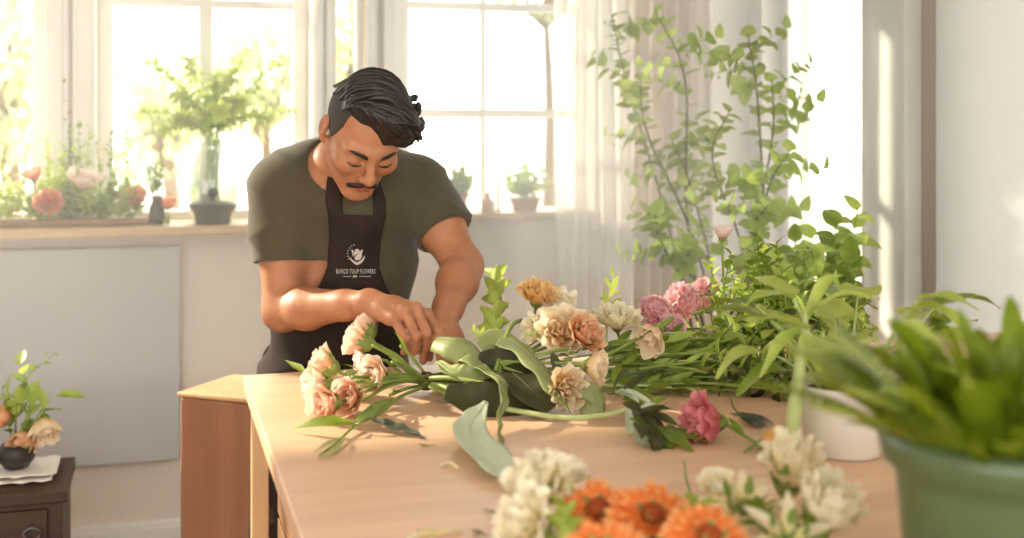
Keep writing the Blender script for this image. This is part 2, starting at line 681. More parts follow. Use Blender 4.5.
g = MB(); g.box((XR + .1, ya + .03, .78), (XR + .106, yb_ - .03, HEAD - .03)); g.build('window_pane', M['glass'], t, smooth=False)
b = MB(); b.box((XR - .06, YR(905, XR - .06), 0), (XR, YR(863, XR - .06), 2.75))
struct(b, 'trim_4', M['white'], smooth=False, bevel=.006)
d = thing('door_1', (XR, 2.5, 0), kind='structure')
b = MB(); b.box((XR - .10, 1.75, 0.0), (XR - .005, YR(935, XR - .10), 2.2)); b.build('door_leaf', M['frosted'], d, smooth=False, bevel=.008)
b = MB(); b.box((XR - .12, 1.80, .98), (XR - .10, 1.82, 1.12)); b.build('door_handle', M['white'], d, smooth=False, bevel=.004)

# ground outside
b = MB(); b.box((-30, YW + .35, -.6), (30, 40, -.45)); b.box((XR + .5, -20, -.6), (30, YW + .35, -.45))
struct(b, 'ground_outside', M['lawn'], smooth=False)

# ================================================================ curtains
def curtain_mat(name, c, tr, tl):
    m, nt, out = newmat(name)
    d = N(nt, 'ShaderNodeBsdfDiffuse'); d.inputs['Color'].default_value = lin(c)
    t = N(nt, 'ShaderNodeBsdfTranslucent'); t.inputs['Color'].default_value = lin(c)
    x = N(nt, 'ShaderNodeBsdfTransparent')
    w = N(nt, 'ShaderNodeTexWave', Scale=220.0); 
    m1 = N(nt, 'ShaderNodeMixShader'); m1.inputs[0].default_value = tl
    m2 = N(nt, 'ShaderNodeMixShader'); m2.inputs[0].default_value = tr
    L = nt.links
    L.new(d.outputs[0], m1.inputs[1]); L.new(t.outputs[0], m1.inputs[2]); L.new(m1.outputs[0], m2.inputs[1]); L.new(x.outputs[0], m2.inputs[2]); L.new(m2.outputs[0], out.inputs['Surface'])
    return m


M['sheer'] = curtain_mat('sheer_voile', (246, 243, 238), .28, .5)
M['linen'] = curtain_mat('beige_linen', (214, 200, 184), .06, .35)
M['metal'] = mat('brushed_metal', (120, 118, 114), scale=20, rough=.35, metal=1.0)


def curtain(name, label, x0, x1, amp, waves, m, zt=2.6, zb=.03, y=YW - .2):
    t = thing(name, ((x0 + x1) / 2, y, zb), label, 'curtain')
    rng = random.Random(7)
    nu, nv = waves * 10, 14
    rows = []
    phs = [rng.uniform(-.5, .5) for _ in range(waves + 2)]
    for j in range(nv + 1):
        v = j / nv
        row = []
        for i in range(nu + 1):
            u = i / nu
            k = u * waves
            ph = phs[int(k)]
            x = x0 + (x1 - x0) * u + .012 * math.sin(v * 3 + k)
            row.append(Vector((x, y + amp * (.6 + .4 * v) * math.sin(2 * PI * k + ph * .8 * math.sin(v * 2)) + .01 * math.sin(v * 5 + u * 9), zb + (zt - zb) * (1 - v))))
        rows.append(row)
    b = MB(); b.grid(rows); b.build('curtain_cloth', m, t)
    h = MB(); h.box((x0, y - .012, zt - .005), (x1, y + .012, zt + .02)); h.build('heading_tape', m, t)
    return t


curtain('sheer_curtain', 'white sheer curtain hanging in folds beside the right end of the window sill', XW(552, YW - .2), XW(628, YW - .2), .028, 6, M['sheer'])
curtain('linen_curtain', 'beige linen curtain hanging in the corner behind the climbing shrub', XW(630, YW - .2), XW(712, YW - .2), .03, 5, M['linen'])
r = thing('curtain_rod', (1.5, YW - .2, 2.63), 'metal rod the two curtains hang from', 'curtain rod')
b = MB(); b.tube([(XW(540, YW - .2), YW - .2, 2.635), (XR - .02, YW - .2, 2.635)], .011, 12); b.build('rod', M['metal'], r)
b = MB(); b.sphere((XW(540, YW - .2), YW - .2, 2.635), .02); b.build('finial', M['metal'], r)

# ================================================================ camera, light
cam_d = bpy.data.cameras.new('camera')
cam = bpy.data.objects.new('camera', cam_d)
COL.objects.link(cam)
cam.location = (0, 0, HC)
cam.rotation_euler = (R(90), 0, -YAW)
cam_d.sensor_width = 36
cam_d.lens = F / 1024 * 36
cam_d.shift_y = -(269 - YH) / 1024
cam_d.clip_start = .05
cam_d.dof.use_dof = True
cam_d.dof.focus_distance = 2.36
cam_d.dof.aperture_fstop = 2.4
sc.camera = cam

w = bpy.data.worlds.new('sky')
sc.world = w
w.use_nodes = True
nt = w.node_tree
nt.nodes.clear()
wo = nt.nodes.new('ShaderNodeOutputWorld')
bg = nt.nodes.new('ShaderNodeBackground')
bg.inputs['Color'].default_value = (1.0, .965, .92, 1)
bg.inputs['Strength'].default_value = 3.6
# sky strength raised towards the right, added to brighten that side of the room
tcw = nt.nodes.new('ShaderNodeTexCoord')
dt = nt.nodes.new('ShaderNodeVectorMath'); dt.operation = 'DOT_PRODUCT'
dt.inputs[1].default_value = Vector((.90, .25, .35)).normalized()
nt.links.new(tcw.outputs['Generated'], dt.inputs[0])
mrw = nt.nodes.new('ShaderNodeMapRange')
mrw.inputs['From Min'].default_value = .1; mrw.inputs['From Max'].default_value = 1.0
mrw.inputs['To Min'].default_value = 2.9; mrw.inputs['To Max'].default_value = 10.0
nt.links.new(dt.outputs['Value'], mrw.inputs['Value'])
nt.links.new(mrw.outputs[0], bg.inputs['Strength'])
nt.links.new(bg.outputs[0], wo.inputs['Surface'])

sd = bpy.data.lights.new('sun', 'SUN')
sd.energy = 13
sd.angle = R(1.2)
sd.color = (1.0, .86, .66)
so = bpy.data.objects.new('sun', sd)
COL.objects.link(so)
so.location = (-3, 9, 6)
azm, el = R(46), R(24)      # from the window side, left of the man
so.rotation_euler = Vector((-math.sin(azm) * math.cos(el), math.cos(azm) * math.cos(el), math.sin(el))).to_track_quat('Z', 'Y').to_euler()

sc.view_settings.view_transform = 'Standard'
sc.view_settings.look = 'None'
sc.view_settings.exposure = 0.36
sc.view_settings.gamma = 1.0
sc.view_settings.use_curve_mapping = False

# sunlit haze hanging in the window end of the room
m, nt, out = newmat('sunlit_haze')
vs_ = N(nt, 'ShaderNodeVolumeScatter', Density=.20, Anisotropy=.25)
vs_.inputs['Color'].default_value = (1, .985, .95, 1)
nt.links.new(vs_.outputs[0], out.inputs['Volume'])
b = MB(); b.box((-3.1, 3.0, .78), (.80, YW - .245, 2.7))
hz = b.build('haze', m, org=(0, 3.4, .78), smooth=False)
tag(hz, 'bright milky haze of sunlight drifting in front of the windows', 'haze', kind='stuff')

m2, nt, out = newmat('dense_sunlit_haze')
vs_ = N(nt, 'ShaderNodeVolumeScatter', Density=.62, Anisotropy=.25)
vs_.inputs['Color'].default_value = (1, .98, .945, 1)
nt.links.new(vs_.outputs[0], out.inputs['Volume'])
b = MB(); b.box((.802, 2.62, .95), (XR - .12, YW - .245, 2.7))
hz = b.build('haze', m2, org=(1.4, 3.2, .95), smooth=False)
tag(hz, 'denser milky glow of sunlight over the greenery in the right corner', 'haze', kind='stuff')
# ================================================================ the florist
# camera-aligned coordinates (sideways, away, height) while modelling; turned into the room at the end
def seg_sd(p, a, b, ra, rb, sy=None):
    a = np.array(a, np.float32); b = np.array(b, np.float32)
    ba = b - a
    h = np.clip(((p - a) @ ba) / max(float(ba @ ba), 1e-9), 0, 1)
    q = p - a - h[..., None] * ba
    return np.sqrt((q * q).sum(-1)) - (ra + h * (rb - ra))


class SDF:
    def __init__(self, lo, hi, h):
        self.h = h
        self.lo = np.array(lo, np.float32)
        n = np.ceil((np.array(hi) - np.array(lo)) / h).astype(int) + 1
        self.ax = [self.lo[i] + h * np.arange(n[i], dtype=np.float32) for i in range(3)]
        self.D = np.full(tuple(n), 1.0, np.float32)

    def box(self, lo, hi):
        s = []
        for i in range(3):
            a = max(0, int((lo[i] - self.lo[i]) / self.h) - 1)
            b = min(self.D.shape[i], int((hi[i] - self.lo[i]) / self.h) + 3)
            if b <= a:
                return None, None
            s.append(slice(a, b))
        g = np.stack(np.meshgrid(self.ax[0][s[0]], self.ax[1][s[1]], self.ax[2][s[2]], indexing='ij'), -1)
        return tuple(s), g

    def put(self, d, s, k, op='u'):
        c = self.D[s]
        if op == 'u':
            if k > 0:
                e = np.maximum(k - np.abs(c - d), 0) / k
                self.D[s] = np.minimum(c, d) - e * e * k * .25
            else:
                self.D[s] = np.minimum(c, d)
        else:                   # carve
            d = -d
            if k > 0:
                e = np.maximum(k - np.abs(c - d), 0) / k
                self.D[s] = np.maximum(c, d) + e * e * k * .25
            else:
                self.D[s] = np.maximum(c, d)

    def cone(self, a, b, ra, rb, k=.02, op='u', pad=None):
        a, b = np.array(a), np.array(b)
        r = max(ra, rb) + max(k, .004) * 1.2 + 2 * self.h
        s, g = self.box(np.minimum(a, b) - r, np.maximum(a, b) + r)
        if s is not None:
            self.put(seg_sd(g, a, b, ra, rb), s, k, op)

    def ell(self, c, rad, M_=None, k=.02, op='u'):
        c = np.array(c, np.float32); rad = np.array(rad, np.float32)
        r = rad.max() + max(k, .004) * 1.2 + 2 * self.h
        s, g = self.box(c - r, c + r)
        if s is None:
            return
        q = g - c
        if M_ is not None:
            q = q @ np.array(M_, np.float32)      # columns = local axes
        k0 = np.sqrt(((q / rad) ** 2).sum(-1)); k1 = np.sqrt(((q / (rad * rad)) ** 2).sum(-1))
        self.put(k0 * (k0 - 1) / np.maximum(k1, 1e-6), s, k, op)

    def mesh(self, name, matl, parent, fn=None, smooth_it=0):
        D, h = self.D, self.h
        ins = D < 0
        n0, n1, n2 = D.shape
        cnt = np.zeros((n0 - 1, n1 - 1, n2 - 1), np.int8)
        for i in (0, 1):
            for j in (0, 1):
                for k in (0, 1):
                    cnt += ins[i:n0 - 1 + i, j:n1 - 1 + j, k:n2 - 1 + k]
        act = (cnt > 0) & (cnt < 8)
        idx = np.full(act.shape, -1, np.int32)
        cells = np.argwhere(act)
        idx[act] = np.arange(len(cells))
        acc = np.zeros((len(cells), 3), np.float32); num = np.zeros(len(cells), np.float32)
        cor = [(i, j, k) for i in (0, 1) for j in (0, 1) for k in (0, 1)]
        vals = {c: D[cells[:, 0] + c[0], cells[:, 1] + c[1], cells[:, 2] + c[2]] for c in cor}
        for a in cor:
            for ax in range(3):
                if a[ax] == 0:
                    bb = list(a); bb[ax] = 1; bb = tuple(bb)
                    va, vb = vals[a], vals[bb]
                    m = (va < 0) != (vb < 0)
                    t = np.where(m, va / np.where(m, va - vb, 1), 0)
                    p = np.tile(np.array(a, np.float32), (len(cells), 1)); p[:, ax] = t
                    acc += p * m[:, None]; num += m
        V = self.lo + (cells + acc / num[:, None]) * h
        quads = []
        for ax in range(3):
            o1, o2 = [(1, 2), (2, 0), (0, 1)][ax]
            A = [slice(None)] * 3; Bs = [slice(None)] * 3
            A[ax] = slice(0, D.shape[ax] - 1); Bs[ax] = slice(1, None)
            ia, ib = ins[tuple(A)], ins[tuple(Bs)]
            for flip, mk in ((False, ia & ~ib), (True, ~ia & ib)):
                e = np.argwhere(mk)
                e = e[(e[:, o1] > 0) & (e[:, o2] > 0) & (e[:, o1] < D.shape[o1] - 1) & (e[:, o2] < D.shape[o2] - 1)]
                c = []
                for d1, d2 in ((-1, -1), (0, -1), (0, 0), (-1, 0)):
                    q = e.copy(); q[:, o1] += d1; q[:, o2] += d2
                    c.append(idx[q[:, 0], q[:, 1], q[:, 2]])
                q = np.stack(c, 1)
                if flip:
                    q = q[:, ::-1]
                quads.append(q)
        Q = np.concatenate(quads)
        Q = Q[(Q >= 0).all(1)]
        for _ in range(smooth_it):       # light Laplacian pass removes voxel steps
            S = np.zeros_like(V); C = np.zeros(len(V), np.float32)
            for i in range(4):
                for j in (1, 3):
                    np.add.at(S, Q[:, i], V[Q[:, (i + j) % 4]]); np.add.at(C, Q[:, i], 1)
            V = V * .5 + .5 * S / np.maximum(C, 1)[:, None]
        if fn is not None:
            V = fn(V)
        W_ = np.stack([V[:, 0] * CR.x + V[:, 1] * CF.x, V[:, 0] * CR.y + V[:, 1] * CF.y, V[:, 2]], 1) - np.array(parent_org(parent))
        me = bpy.data.meshes.new(name)
        me.vertices.add(len(W_)); me.vertices.foreach_set('co', W_.astype(np.float32).ravel())
        me.loops.add(Q.size); me.loops.foreach_set('vertex_index', Q.astype(np.int32).ravel())
        me.polygons.add(len(Q))
        me.polygons.foreach_set('loop_start', np.arange(0, Q.size, 4, dtype=np.int32))
        me.polygons.foreach_set('use_smooth', np.ones(len(Q), bool))
        me.update(calc_edges=True); me.validate()
        me.materials.append(matl)
        ob = bpy.data.objects.new(name, me)
        COL.objects.link(ob); ob.parent = parent
        return ob


M['skin'] = mat('skin', (182, 128, 94), (164, 108, 78), scale=26, rough=.5, spec=.35, sss=.12, bump=.05, bscale=260)
M['hair'] = mat('black_hair', (44, 37, 33), (27, 23, 21), scale=30, rough=.42, spec=.5, stretch=(1, 1, 1))
M['stubble'] = mat('short_side_hair', (70, 60, 53), (52, 44, 39), scale=300, rough=.7)
M['shirt'] = mat('olive_cotton', (82, 77, 59), (71, 66, 50), scale=9, rough=.9, spec=.15, bump=.12, bscale=420, sheen=.25)
M['apron'] = mat('dark_apron_canvas', (52, 42, 34), (43, 34, 28), scale=14, rough=.85, spec=.2, bump=.12, bscale=520)
M['jeans'] = mat('dark_denim', (48, 50, 54), (38, 40, 44), scale=60, rough=.85, bump=.2, bscale=500)
M['shoe'] = mat('dark_shoe_leather', (40, 34, 30), scale=20, rough=.5)
M['print'] = mat('pale_print', (214, 208, 198), (200, 194, 184), scale=40, rough=.8)
M['eyewhite'] = mat('eye_white', (176, 160, 148), scale=10, rough=.25)
M['iris'] = mat('dark_eye', (40, 26, 18), scale=10, rough=.2)
M['lip'] = mat('lips', (158, 92, 74), (140, 80, 64), scale=40, rough=.45)

HEADC = pj(363, 133, 2.50)
yaw_, pit_, rol_ = R(22), R(46), R(-4)
hf = Vector((math.sin(yaw_) * math.cos(pit_), -math.cos(yaw_) * math.cos(pit_), -math.sin(pit_)))
hx = Vector((math.cos(yaw_), math.sin(yaw_), 0))
hu = hx.cross(hf)
if hu.z < 0:
    hu = -hu
ca, sa = math.cos(rol_), math.sin(rol_)
hx, hu = hx * ca + hu * sa, hu * ca - hx * sa
HM = np.array([[hx[i], hf[i], hu[i]] for i in range(3)])        # columns: side (photo right), face forward, up


def hd(x, y, z):
    return HEADC + hx * x + hf * y + hu * z


def head_prims(S):
    k = .022
    S.ell(hd(0, -.012, .030), (.074, .096, .082), HM, k)
    S.ell(hd(0, .030, -.028), (.060, .058, .082), HM, .03)
    for s in (-1, 1):
        S.cone(hd(s * .054, -.002, -.050), hd(s * .016, .066, -.098), .020, .018, .03)      # jaw
        S.ell(hd(s * .043, .060, -.022), (.024, .026, .022), HM, .024)                       # cheek bone
        S.cone(hd(s * .012, .086, .026), hd(s * .046, .068, .024), .009, .009, .016)         # brow
    S.ell(hd(0, .074, -.100), (.021, .017, .016), HM, .02)                                   # chin
    S.ell(hd(0, .076, -.062), (.030, .016, .024), HM, .018)                                  # muzzle
    for s in (-1, 1):
        S.ell(hd(s * .032, .094, .002), (.018, .014, .010), HM, .010, 'c')                   # eye socket
        S.ell(hd(s * .032, .0755, .001), (.0155, .0125, .0120), HM, .003)                    # lid
        S.cone(hd(s * .018, .0865, -.006), hd(s * .046, .0795, -.005), .0022, .0018, .004)   # lower lid
    S.cone(hd(0, .089, .014), hd(0, .108, -.024), .0075, .0105, .012)                        # nose
    S.ell(hd(0, .110, -.029), (.0125, .0115, .0105), HM, .008)
    for s in (-1, 1):
        S.ell(hd(s * .0125, .100, -.033), (.0085, .0105, .0085), HM, .006)
        S.ell(hd(s * .0065, .106, -.0415), (.0035, .005, .003), HM, .003, 'c')
    S.cone(hd(-.017, .087, -.0615), hd(.017, .087, -.0615), .0055, .0055, .006)              # lips
    S.cone(hd(-.014, .086, -.0725), hd(.014, .086, -.0725), .0060, .0060, .006)
    S.cone(hd(-.022, .0915, -.067), hd(.022, .0915, -.067), .0012, .0012, .002, 'c')
    for s in (-1, 1):                                                                         # ears
        E = Matrix(((1, 0, 0), (0, 1, 0), (0, 0, 1)))
        S.ell(hd(s * .081, -.018, -.002), (.0085, .017, .031), HM, .008)
        S.ell(hd(s * .089, -.013, .002), (.006, .009, .018), HM, .004, 'c')
        S.ell(hd(s * .078, -.010, -.029), (.006, .009, .010), HM, .006)


NECK0, NECK1 = hd(0, -.035, -.055), pj(338, 176, 2.67)
SHR, SHL = pj(281, 191, 2.665), pj(419, 188, 2.735)
ELR, ELL = pj(283, 311, 2.62), pj(463, 266, 2.62)
WRR, WRL = pj(369, 303, 2.44), pj(443, 322, 2.43)
TOPC, MIDC, WAIC, HIPC = pj(348, 200, 2.69), pj(347, 262, 2.735), pj(340, 335, 2.765), pj(336, 392, 2.79)
tilt = Vector((1, .18, 0)).normalized()
TM = np.array([[tilt.x, -tilt.y, 0], [tilt.y, tilt.x, 0], [0, 0, 1]])


def torso_prims(S, g=0.0):
    """g: how far cloth stands off the body"""
    S.ell(TOPC, (.168 + g, .108 + g, .125 + g), TM, .05)
    S.cone(NECK1 + Vector((0, .01, -.01)), SHR + Vector((.02, 0, .008)), .060 + g, .062 + g, .05)
    S.cone(NECK1 + Vector((0, .01, -.01)), SHL + Vector((-.02, 0, .008)), .060 + g, .060 + g, .05)
    S.ell(MIDC, (.148 + g, .104 + g, .15 + g), TM, .06)
    S.ell(WAIC, (.140 + g, .098 + g, .15 + g), TM, .06)
    S.ell(HIPC, (.160 + g, .112 + g, .12 + g), TM, .06)


def arm_up(S, g=0.0, k=.03):
    S.cone(SHR, SHR.lerp(ELR, .45), .060 + g, .051 + g, k + .015)
    S.cone(SHR.lerp(ELR, .45), ELR, .051 + g, .042 + g, k)
    S.cone(SHL, SHL.lerp(ELL, .5), .058 + g, .050 + g, k + .015)
    S.cone(SHL.lerp(ELL, .5), ELL, .050 + g, .042 + g, k)


def body():
    S = SDF((-.66, 2.12, 0.0), (.06, 2.98, 1.58), .0033)
    head_prims(S)
    S.cone(NECK0, NECK1, .056, .062, .03)
    torso_prims(S)
    arm_up(S)
    for a, b_, r in ((ELR, WRR, 1.0), (ELL, WRL, 1.0)):
        m = a.lerp(b_, .30)
        S.cone(a, m, .040 * r, .043 * r, .025)
        S.cone(m, a.lerp(b_, .75), .043 * r, .030 * r, .02)
        S.cone(a.lerp(b_, .75), b_, .029 * r, .0265 * r, .02)
    # tendon of the forearm
    S.cone(ELR.lerp(WRR, .2) + Vector((0, -.012, .026)), ELR.lerp(WRR, .7) + Vector((0, -.006, .012)), .016, .010, .02)
    # legs
    for s, off in ((-1, 0), (1, .02)):
        hip = HIPC + Vector((s * .085, 0, -.03)); kn = Vector((HIPC.x + s * .10, 2.78 + off, .50)); an = Vector((HIPC.x + s * .115, 2.80 + off, .09))
        S.cone(hip, kn, .085, .058, .05); S.cone(kn, kn.lerp(an, .35), .057, .056, .03); S.cone(kn.lerp(an, .35), an, .056, .040, .03)
        S.cone(an, an + Vector((s * .01, -.02, -.045)), .038, .036, .02); S.cone(an + Vector((0, -.01, -.05)), an + Vector((s * .03, -.15, -.058)), .034, .028, .02)
    # right hand: back of the hand towards the camera, fingers curled down over the stems
    W = WRR
    mcp = [pj(427, 315, 2.395), pj(416, 309, 2.375), pj(405, 311, 2.362), pj(394, 319, 2.358)]
    pip = [pj(438, 331, 2.368), pj(427, 333, 2.346), pj(416, 336, 2.338), pj(405.5, 339, 2.342)]
    dip = [pj(438, 344, 2.390), pj(427, 347, 2.366), pj(416, 349.5, 2.358), pj(406, 349.5, 2.362)]
    tip = [pj(434, 350, 2.41), pj(423, 352, 2.392), pj(413, 353, 2.384), pj(403.5, 352, 2.386)]
    for i in range(4):
        S.cone(W, mcp[i], .022, .0135, .014)
        if i < 3:
            S.cone(W.lerp(mcp[i], .55), W.lerp(mcp[i + 1], .55), .017, .017, .012)
            S.cone(W.lerp(mcp[i], .85) + Vector((0, .004, -.004)), W.lerp(mcp[i + 1], .85) + Vector((0, .004, -.004)), .013, .013, .010)
    for i in range(4):
        r = (.0100, .0104, .0101, .0091)[i]
        S.cone(mcp[i], pip[i], r * 1.08, r, .0025)
        S.cone(pip[i], dip[i], r, r * .92, .003)
        S.cone(dip[i], tip[i], r * .92, r * .78, .003)
        S.ell(mcp[i] + Vector((0, -.004, .003)), (r * 1.08,) * 3, None, .008)
        # tendons over the back of the hand
        S.cone(W.lerp(mcp[i], .35) + Vector((0, -.0165, .008)), mcp[i] + Vector((0, -.006, .005)), .0035, .0035, .008)
    th0, th1, th2 = W.lerp(mcp[0], .45) + Vector((.0, .022, -.012)), pj(424, 334, 2.425), pj(429.5, 347, 2.405)
    S.cone(W + Vector((.01, .01, -.004)), th0, .020, .017, .014); S.cone(th0, th1, .0155, .0115, .008); S.cone(th1, th2, .0112, .0100, .004); S.cone(th2, pj(429.5, 358, 2.392), .0098, .0082, .003)
    # left hand: comes from behind and closes round the wrapped stems
    W = WRL
    mcp = [pj(438, 338, 2.375), pj(446, 340, 2.365), pj(454, 343, 2.368), pj(461, 347, 2.378)]
    pip = [pj(439, 347, 2.335), pj(448, 348, 2.325), pj(457, 351, 2.33), pj(465, 354, 2.345)]
    dip = [pj(441, 359, 2.325), pj(450, 361, 2.315), pj(459, 363, 2.32), pj(467, 365, 2.335)]
    tip = [pj(442, 367, 2.335), pj(451, 370, 2.328), pj(460, 371, 2.333), pj(468, 372, 2.348)]
    for i in range(4):
        r = (.0100, .0104, .0100, .0088)[i]
        S.cone(W, mcp[i], .022, .0135, .014)
        if i < 3:
            S.cone(W.lerp(mcp[i], .6), W.lerp(mcp[i + 1], .6), .017, .017, .012)
        S.cone(mcp[i], pip[i], r * 1.12, r, .006); S.cone(pip[i], dip[i], r, r * .92, .003); S.cone(dip[i], tip[i], r * .92, r * .78, .003)
    a0, a1, a2 = W.lerp(mcp[0], .4) + Vector((-.012, -.004, -.006)), pj(428, 340, 2.395), pj(424, 352, 2.38)
    S.cone(W, a0, .021, .017, .012); S.cone(a0, a1, .0155, .0112, .008); S.cone(a1, a2, .0112, .0095, .004); S.cone(a2, pj(423, 361, 2.375), .0094, .0078, .003)
    return S


foot = wd(Vector((HIPC.x, 2.78, 0.0)))
man = thing('person', foot, 'dark-haired person with moustache in olive t-shirt and dark apron, bending over the bench tying flowers', 'person')
man['pose'] = 'bending'
SB = body()
body_ob = SB.mesh('body', M['skin'], man, smooth_it=1)


# ---- clothing
def folds(S, amp, f):
    """soft cloth folds pushed into the distance field"""
    g0, g1, g2 = np.meshgrid(S.ax[0], S.ax[1], S.ax[2], indexing='ij')
    x, y, z = g0, g1, g2
    n = np.sin(x * 38 + 14 * z + 3 * np.sin(z * 13)) * .5 + np.sin(x * 21 - z * 34 + 2.0 * np.sin(x * 17)) * .6 + np.sin(z * 47 + x * 20 + y * 9) * .35
    r1 = 1 - np.abs(np.sin(x * 17 + z * 15 + 1.6 * np.sin(z * 9 + 1)))
    r2 = 1 - np.abs(np.sin(x * 13 - z * 19 + 1.4 * np.sin(x * 8)))
    S.D += (amp * n - .9 * amp * (r1 ** 3 + r2 ** 3)).astype(np.float32)


sh = SDF((-.66, 2.46, .80), (.02, 2.98, 1.40), .004)
torso_prims(sh, .012)
hemR, hemL = SHR.lerp(ELR, .60), SHL.lerp(ELL, .60)
sh.cone(SHR, hemR, .075, .0665, .03); sh.cone(SHL, hemL, .073, .065, .03)
folds(sh, .0042, 1)


def halfspace(S, p, n, keep_c, rad, k=0.0):
    """cut away everything on the n side of p near keep_c"""
    s, g = S.box(np.array(keep_c) - rad, np.array(keep_c) + rad)
    d = (g - np.array(p, np.float32)) @ np.array(n, np.float32)
    S.D[s] = np.maximum(S.D[s], d)


def sleeve_cut(S, a, b_, hem, rad):
    n = (b_ - a).normalized()
    s, g = S.box(np.array(hem) - rad, np.array(hem) + rad)
    d = (g - np.array(hem, np.float32)) @ np.array(n, np.float32)
    near = seg_sd(g, a, b_, .0, .0)
    d = np.where(near < .105, d, -1)
    S.D[s] = np.maximum(S.D[s], d.astype(np.float32))
    S.cone(hem - n * .03, hem + n * .03, .056, .056, 0.0, 'c')       # open sleeve end


sleeve_cut(sh, SHR, ELR, hemR, .125)
sleeve_cut(sh, SHL, ELL, hemL, .125)
# neckline
nk = (NECK0 - NECK1).normalized()
sh.cone(NECK1 + nk * .026 + Vector((.002, -.012, 0)), NECK1 + nk * .12 + Vector((.0, -.03, 0)), .073, .085, .006, 'c')
shirt = sh.mesh('t_shirt', M['shirt'], man, smooth_it=2)
# ribbed collar
cb = MB()
cc = NECK1 + nk * .030 + Vector((.002, -.012, 0)); CM = frame(nk)
cb.tube([wd(cc + CM @ Vector((math.cos(a) * .0735, math.sin(a) * .0735, .006 * math.sin(a * 2)))) for a in [2 * PI * i / 40 for i in range(41)]], .006, 8, cap=False)
cb.build('collar', M['shirt'], shirt)

ap = SDF((-.62, 2.40, .42), (.02, 3.0, 1.36), .004)
torso_prims(ap, .0185)
for s_ in (-1, 1):
    ap.cone(HIPC + Vector((s_ * .075, -.01, -.02)), Vector((HIPC.x + s_ * .08, 2.765, .44)), .118, .115, .06)
folds(ap, .0042, 1)
g0, g1, g2 = np.meshgrid(ap.ax[0], ap.ax[1], ap.ax[2], indexing='ij')
pxm = 512 + g0 / np.maximum(g1, .1) * F
pym = YH + (HC - g2) / g1 * F
front = g1 - (2.70 + (g0 - WAIC.x) * .18)                          # only the front half
# silhouette of the bib and skirt
ys = np.array([150, 176, 200, 216, 217, 240, 267, 282, 296, 330, 345, 600], np.float32)
lx = np.array([333, 327, 325, 328, 328, 329, 327, 321, 312, 266, 258, 245], np.float32)
rx_ = np.array([366, 378, 386, 386, 386, 381, 379, 384, 391, 398, 400, 404], np.float32)
L_ = np.interp(pym, ys, lx); R_ = np.interp(pym, ys, rx_)
reg = np.maximum(L_ - pxm, pxm - R_) * (2.65 / F)
notch = np.maximum(np.maximum(342.5 - pxm, pxm - 373), pym - 215) * (2.65 / F)     # open between the straps
reg = np.maximum(reg, -notch)
skirtish = np.clip((pym - 300) / 40, 0, 1)
ap.D = np.maximum(ap.D, np.maximum(reg, front * 1.0 - .07 * skirtish - .03).astype(np.float32))
s, g = ap.box((-.62, 2.40, 1.325), (.02, 3.0, 1.36))
del g0, g1, g2
apron = ap.mesh('apron', M['apron'], man, smooth_it=2)
# tie at the waist
tb = MB()
wz = WAIC.z - .02
tb.tube([wd(Vector((-.530 + .0 * i, 2.72 + .012 * i, wz - .004 * i))) for i in range(8)], .010, 8)
tb.tube(bez([wd(Vector((-.545, 2.80, wz))), wd(Vector((-.572, 2.79, wz - .03))), wd(Vector((-.580, 2.785, wz - .09))), wd(Vector((-.590, 2.785, wz - .16)))], 10), .008, 8)
tb.build('apron_tie', M['apron'], apron)

# trousers and shoes
tr = SDF((-.64, 2.5, .04), (-.08, 3.0, .98), .006)
tr.ell(HIPC, (.172, .124, .13), TM, .05)
for s_, off in ((-1, 0), (1, .02)):
    hip = HIPC + Vector((s_ * .085, 0, -.03)); kn = Vector((HIPC.x + s_ * .10, 2.78 + off, .50)); an = Vector((HIPC.x + s_ * .115, 2.80 + off, .10))
    tr.cone(hip, kn, .096, .072, .05); tr.cone(kn, an, .072, .060, .03)
folds(tr, .003, 1)
tr.mesh('trousers', M['jeans'], man, smooth_it=1)
for s_, off in ((-1, 0), (1, .02)):
    an = Vector((HIPC.x + s_ * .115, 2.80 + off, .09))
    sS = SDF((an.x - .09, an.y - .26, -.01), (an.x + .09, an.y + .09, .13), .005)
    sS.cone(an + Vector((0, .02, -.045)), an + Vector((s_ * .03, -.16, -.052)), .046, .038, .03); sS.cone(an + Vector((0, 0, 0)), an + Vector((0, 0, -.05)), .046, .048, .02)
    sS.D = np.maximum(sS.D, (.002 - sS.ax[2])[None, None, :])
    sS.mesh('shoe', M['shoe'], man)

# ---- hair
hs = SDF((HEADC.x - .15, HEADC.y - .19, HEADC.z - .12), (HEADC.x + .17, HEADC.y + .17, HEADC.z + .19), .0026)
# short sides
s, g = hs.box(hs.lo, hs.lo + .4)
q = (g - np.array(HEADC, np.float32)) @ HM.astype(np.float32)      # head coordinates
X, Y, Z = q[..., 0], q[..., 1], q[..., 2]


def ell_(c, r):
    v = (q - np.array(c, np.float32)) / np.array(r, np.float32)
    k0 = np.sqrt((v * v).sum(-1)); k1 = np.sqrt(((v / np.array(r, np.float32)) ** 2).sum(-1))
    return k0 * (k0 - 1) / np.maximum(k1, 1e-6)


sides = ell_((0, -.012, .030), (.0775, .100, .086))
# hairline: behind the temples, above the nape
hl = np.maximum(Y - np.interp(Z, [-.06, -.02, .02, .05, .075, .2], [-.045, .004, .028, .036, .030, .0]), -.052 - Z)
sides = np.maximum(sides, hl)
sd_s = SDF(hs.lo, hs.lo + .01, 1.0); sd_s.h = hs.h; sd_s.ax = hs.ax; sd_s.lo = hs.lo; sd_s.D = sides.astype(np.float32)
sd_s.mesh('short_hair', M['stubble'], man, smooth_it=1)
HLX, HLY = [-.075, -.055, -.035, -.010, .02, .05, .08], [.002, .026, .048, .070, .080, .080, .070]      # hairline over the forehead
